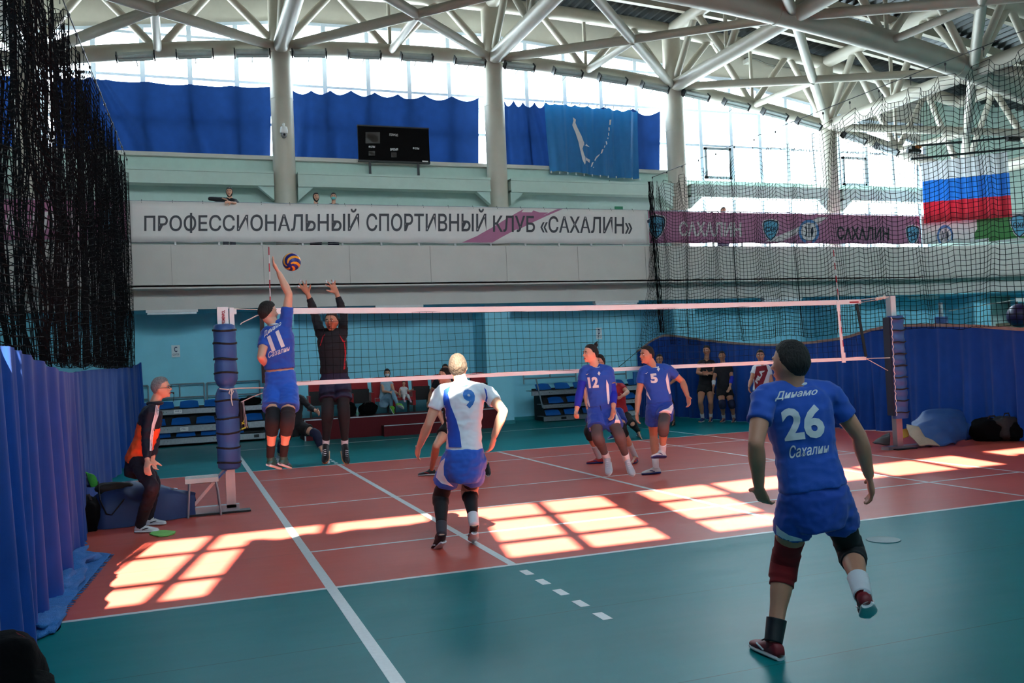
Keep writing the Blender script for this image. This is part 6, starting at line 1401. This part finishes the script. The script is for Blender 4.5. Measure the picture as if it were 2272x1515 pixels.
W2 = ap('toddler in white sitting on the chair beside the masked woman', dep((-.3, 10.7, 1)), .5,
    dict(hL=(893, 878), hR=(901, 878), sL=(890, 861), sR=(901, 861), nk=(896, 857), hd=(896, 850), eL=(886, 868, -1), wL=(888, 874, -1), gL=(888, 877, -1), eR=(908, 868, -1), wR=(914, 864, -1), gR=(917, 863, -1),
         kL=(896, 878, -1), aL=(896, 888, -1), fL=(896, 888, 899, 893, -1, -1), kR=(906, 878, -1), aR=(909, 888, -1), fR=(909, 888, 912, 893, -1, -1)), MV(-1, .1), MV(-1, .1),
    dict(top=mat('white_romper', (210, 206, 208), .8), pants=mat('white_romper', (210, 206, 208), .8), hair=HAIRD, shoes=(mat('pink_sock_shoe', (196, 150, 176), .7), S_sole, None, None)), headup=(0, 0, 1))
W3 = ap('man in a black shirt sitting on the podium chair behind number 9', dep((.75, 10.7, 1)), 1.0,
    dict(hL=(968, 892), hR=(985, 892), sL=(968, 845), sR=(998, 842), nk=(986, 836), hd=(988, 818), eL=(955, 872, -1), wL=(951, 890, -1), gL=(949, 899, -1), eR=(1005, 872, -1), wR=(1000, 890, -1), gR=(998, 898, -1),
         kL=(962, 893, -1), aL=(962, 925, 1), fL=(962, 928, 958, 932, -1, -1), kR=(992, 893, -1), aR=(992, 925, 1), fR=(992, 928, 988, 932, -1, -1)), MV(-1, 0), MV(-1, .1),
    dict(top=K_blk, pants=K_pad, hair=HAIRD, skin=SKIN2, shoes=(S_blk, S_sole, None, None)), headup=(0, 0, 1))
# spectators on the gallery
def spec(lab, px, py, Y, hairst, rz=0, mask=False, arm=None, hm=HAIRD, s=.95):
    h = onp(px, py, 1, Y); d = dep(h); D = lambda dx, dy: (px+dx, py+dy)
    f = 1998.46/d*s
    o = person(lab, d, s, dict(hL=(px-.09*f, py+.78*f), hR=(px+.09*f, py+.78*f), sL=(px-.16*f, py+.26*f), sR=(px+.16*f, py+.26*f), nk=(px, py+.2*f), hd=(px, py),
        eL=(px-.2*f, py+.5*f, -1), wL=(px-.12*f, py+.42*f, -1), gL=(px-.05*f, py+.4*f, -1), eR=(px+.2*f, py+.5*f, -1), wR=(px+.12*f, py+.42*f, -1), gR=(px+.05*f, py+.4*f, -1),
        kL=(px-.09*f, py+1.2*f, -1), aL=(px-.09*f, py+1.6*f, 1), fL=(px-.09*f, py+1.66*f, px-.09*f, py+1.7*f, -1, -1), kR=(px+.09*f, py+1.2*f, -1), aR=(px+.09*f, py+1.6*f, 1), fR=(px+.09*f, py+1.66*f, px+.09*f, py+1.7*f, -1, -1)) if not arm else arm(px, py, f),
        MV(-1, 0), MV(-1, rz), dict(top=K_blk, sleeve=1.3, pants=K_nvy, hair=hm, hstyle=hairst, shoes=(S_blk, S_sole, None, None)), vox=.016, headup=(0, 0, 1))
    if mask:
        C_, r_, f_, u_ = o['HF']; MB().ell(C_+f_*.06-u_*.04, (.058, .05, .042), 14, 10, 0, (r_, f_, u_)).build('face_mask', mat('mask_blue', (110, 190, 190), .7), o['T'], True)
    return o
def leaning(px, py, f):
    return dict(hL=(px-.09*f, py+.7*f, .3), hR=(px+.09*f, py+.7*f, .3), sL=(px-.13*f, py+.2*f, 0), sR=(px+.15*f, py+.24*f, 0), nk=(px+.02*f, py+.15*f), hd=(px, py),
        eL=(466, 441, -1), wL=(492, 442, -1), gL=(500, 442, -1), eR=(px+.22*f, py+.3*f, -1), wR=(px+.05*f, py+.26*f, -1), gR=(px-.04*f, py+.25*f, -1),
        kL=(px-.09*f, py+1.1*f, -1), aL=(px-.09*f, py+1.55*f, 1), fL=(px-.09*f, py+1.6*f, px-.09*f, py+1.66*f, -1, -1), kR=(px+.09*f, py+1.1*f, -1), aR=(px+.09*f, py+1.55*f, 1), fR=(px+.09*f, py+1.6*f, px+.09*f, py+1.66*f, -1, -1))
spec('long-haired woman in black leaning her arm on the gallery rail', 509, 426, 10.75, 'long', .2, arm=leaning)
spec('long-haired girl behind the gallery rail right of the round column', 701, 437, 10.95, 'long', .5, s=.9)
spec('person with a pale mask behind the gallery rail beside the girl', 740, 437, 10.95, 'short', .15, mask=True, s=.88)
spec('dark head peeking over the purple banner behind the right net', 1605, 468, 10.9, 'short', .1, s=.95)
# ---------------------------------------------------------------- the ball
bc = onp(647, 581, 1, -.3)
t = thing('volleyball', 'blue and yellow volleyball in the air above the net', 'ball', tuple(bc))
mb = MB(); R_ = .112; seg, rings = 112, 72
def ballcol(v):
    x, y, z = v; a, b, c = abs(x), abs(y), abs(z); m_ = max(a, b, c)
    if m_ == b: u, w_, k = x/b, z/b, 0
    elif m_ == a: u, w_, k = y/a, x*0+z/a, 1
    else: u, w_, k = x/c, y/c, 2
    q_ = u+.35*w_ if k != 1 else w_+.35*u
    return 1 if -.33 < q_ < .33 else (0 if (int(k) + (q_ > 0)) % 2 or abs(q_) > .7 else 0)
rot = Matrix.Rotation(.6, 3, 'Y') @ Matrix.Rotation(-.5, 3, 'X') @ Matrix.Rotation(.4, 3, 'Z')
def swirl(d):
    a = atan2(d.x, d.z); r = math.acos(max(-1, min(1, -d.y))); return (a-1.25*r+.5)
for i in range(rings+1):
    ph = pi*i/rings
    for j in range(seg): th = 2*pi*j/seg; mb.v.append(tuple(bc+V((sin(ph)*cos(th), sin(ph)*sin(th), cos(ph)))*R_))
for i in range(rings):
    for j in range(seg):
        j2 = (j+1) % seg; f = (i*seg+j, (i+1)*seg+j, (i+1)*seg+j2, i*seg+j2); c = sum((V(mb.v[q]) for q in f), V())/4-bc; d = rot @ c.normalized()
        w_ = (swirl(d)/(2*pi)*5) % 1; r_ = math.acos(max(-1, min(1, -d.y)))
        mb.f.append(f); mb.m.append(1 if (w_ < .42 and r_ > .28) else 0)
me = mb.mesh('skin', [mat('ball_blue', (30, 34, 110), .45), mat('ball_yellow', (236, 150, 20), .45)])
bm = bmesh.new(); bm.from_mesh(me); bmesh.ops.remove_doubles(bm, verts=bm.verts, dist=1e-5); bmesh.ops.recalc_face_normals(bm, faces=bm.faces)
blue = [f for f in bm.faces if f.material_index == 0]; yel = [f for f in bm.faces if f.material_index == 1]
me2 = me.copy(); bm2 = bm.copy(); bmesh.ops.delete(bm, geom=yel, context='FACES')
bm2.faces.ensure_lookup_table(); bmesh.ops.delete(bm2, geom=[f for f in bm2.faces if f.material_index == 0], context='FACES')
for nm, b_, m_ in (('blue_panels', bm, me), ('yellow_panels', bm2, me2)):
    bmesh.ops.solidify(b_, geom=b_.faces[:], thickness=.003); b_.to_mesh(m_); b_.free()
    for p in m_.polygons: p.use_smooth = True
    o = link(nm, m_, t); m_.transform(parent_world(t).inverted())
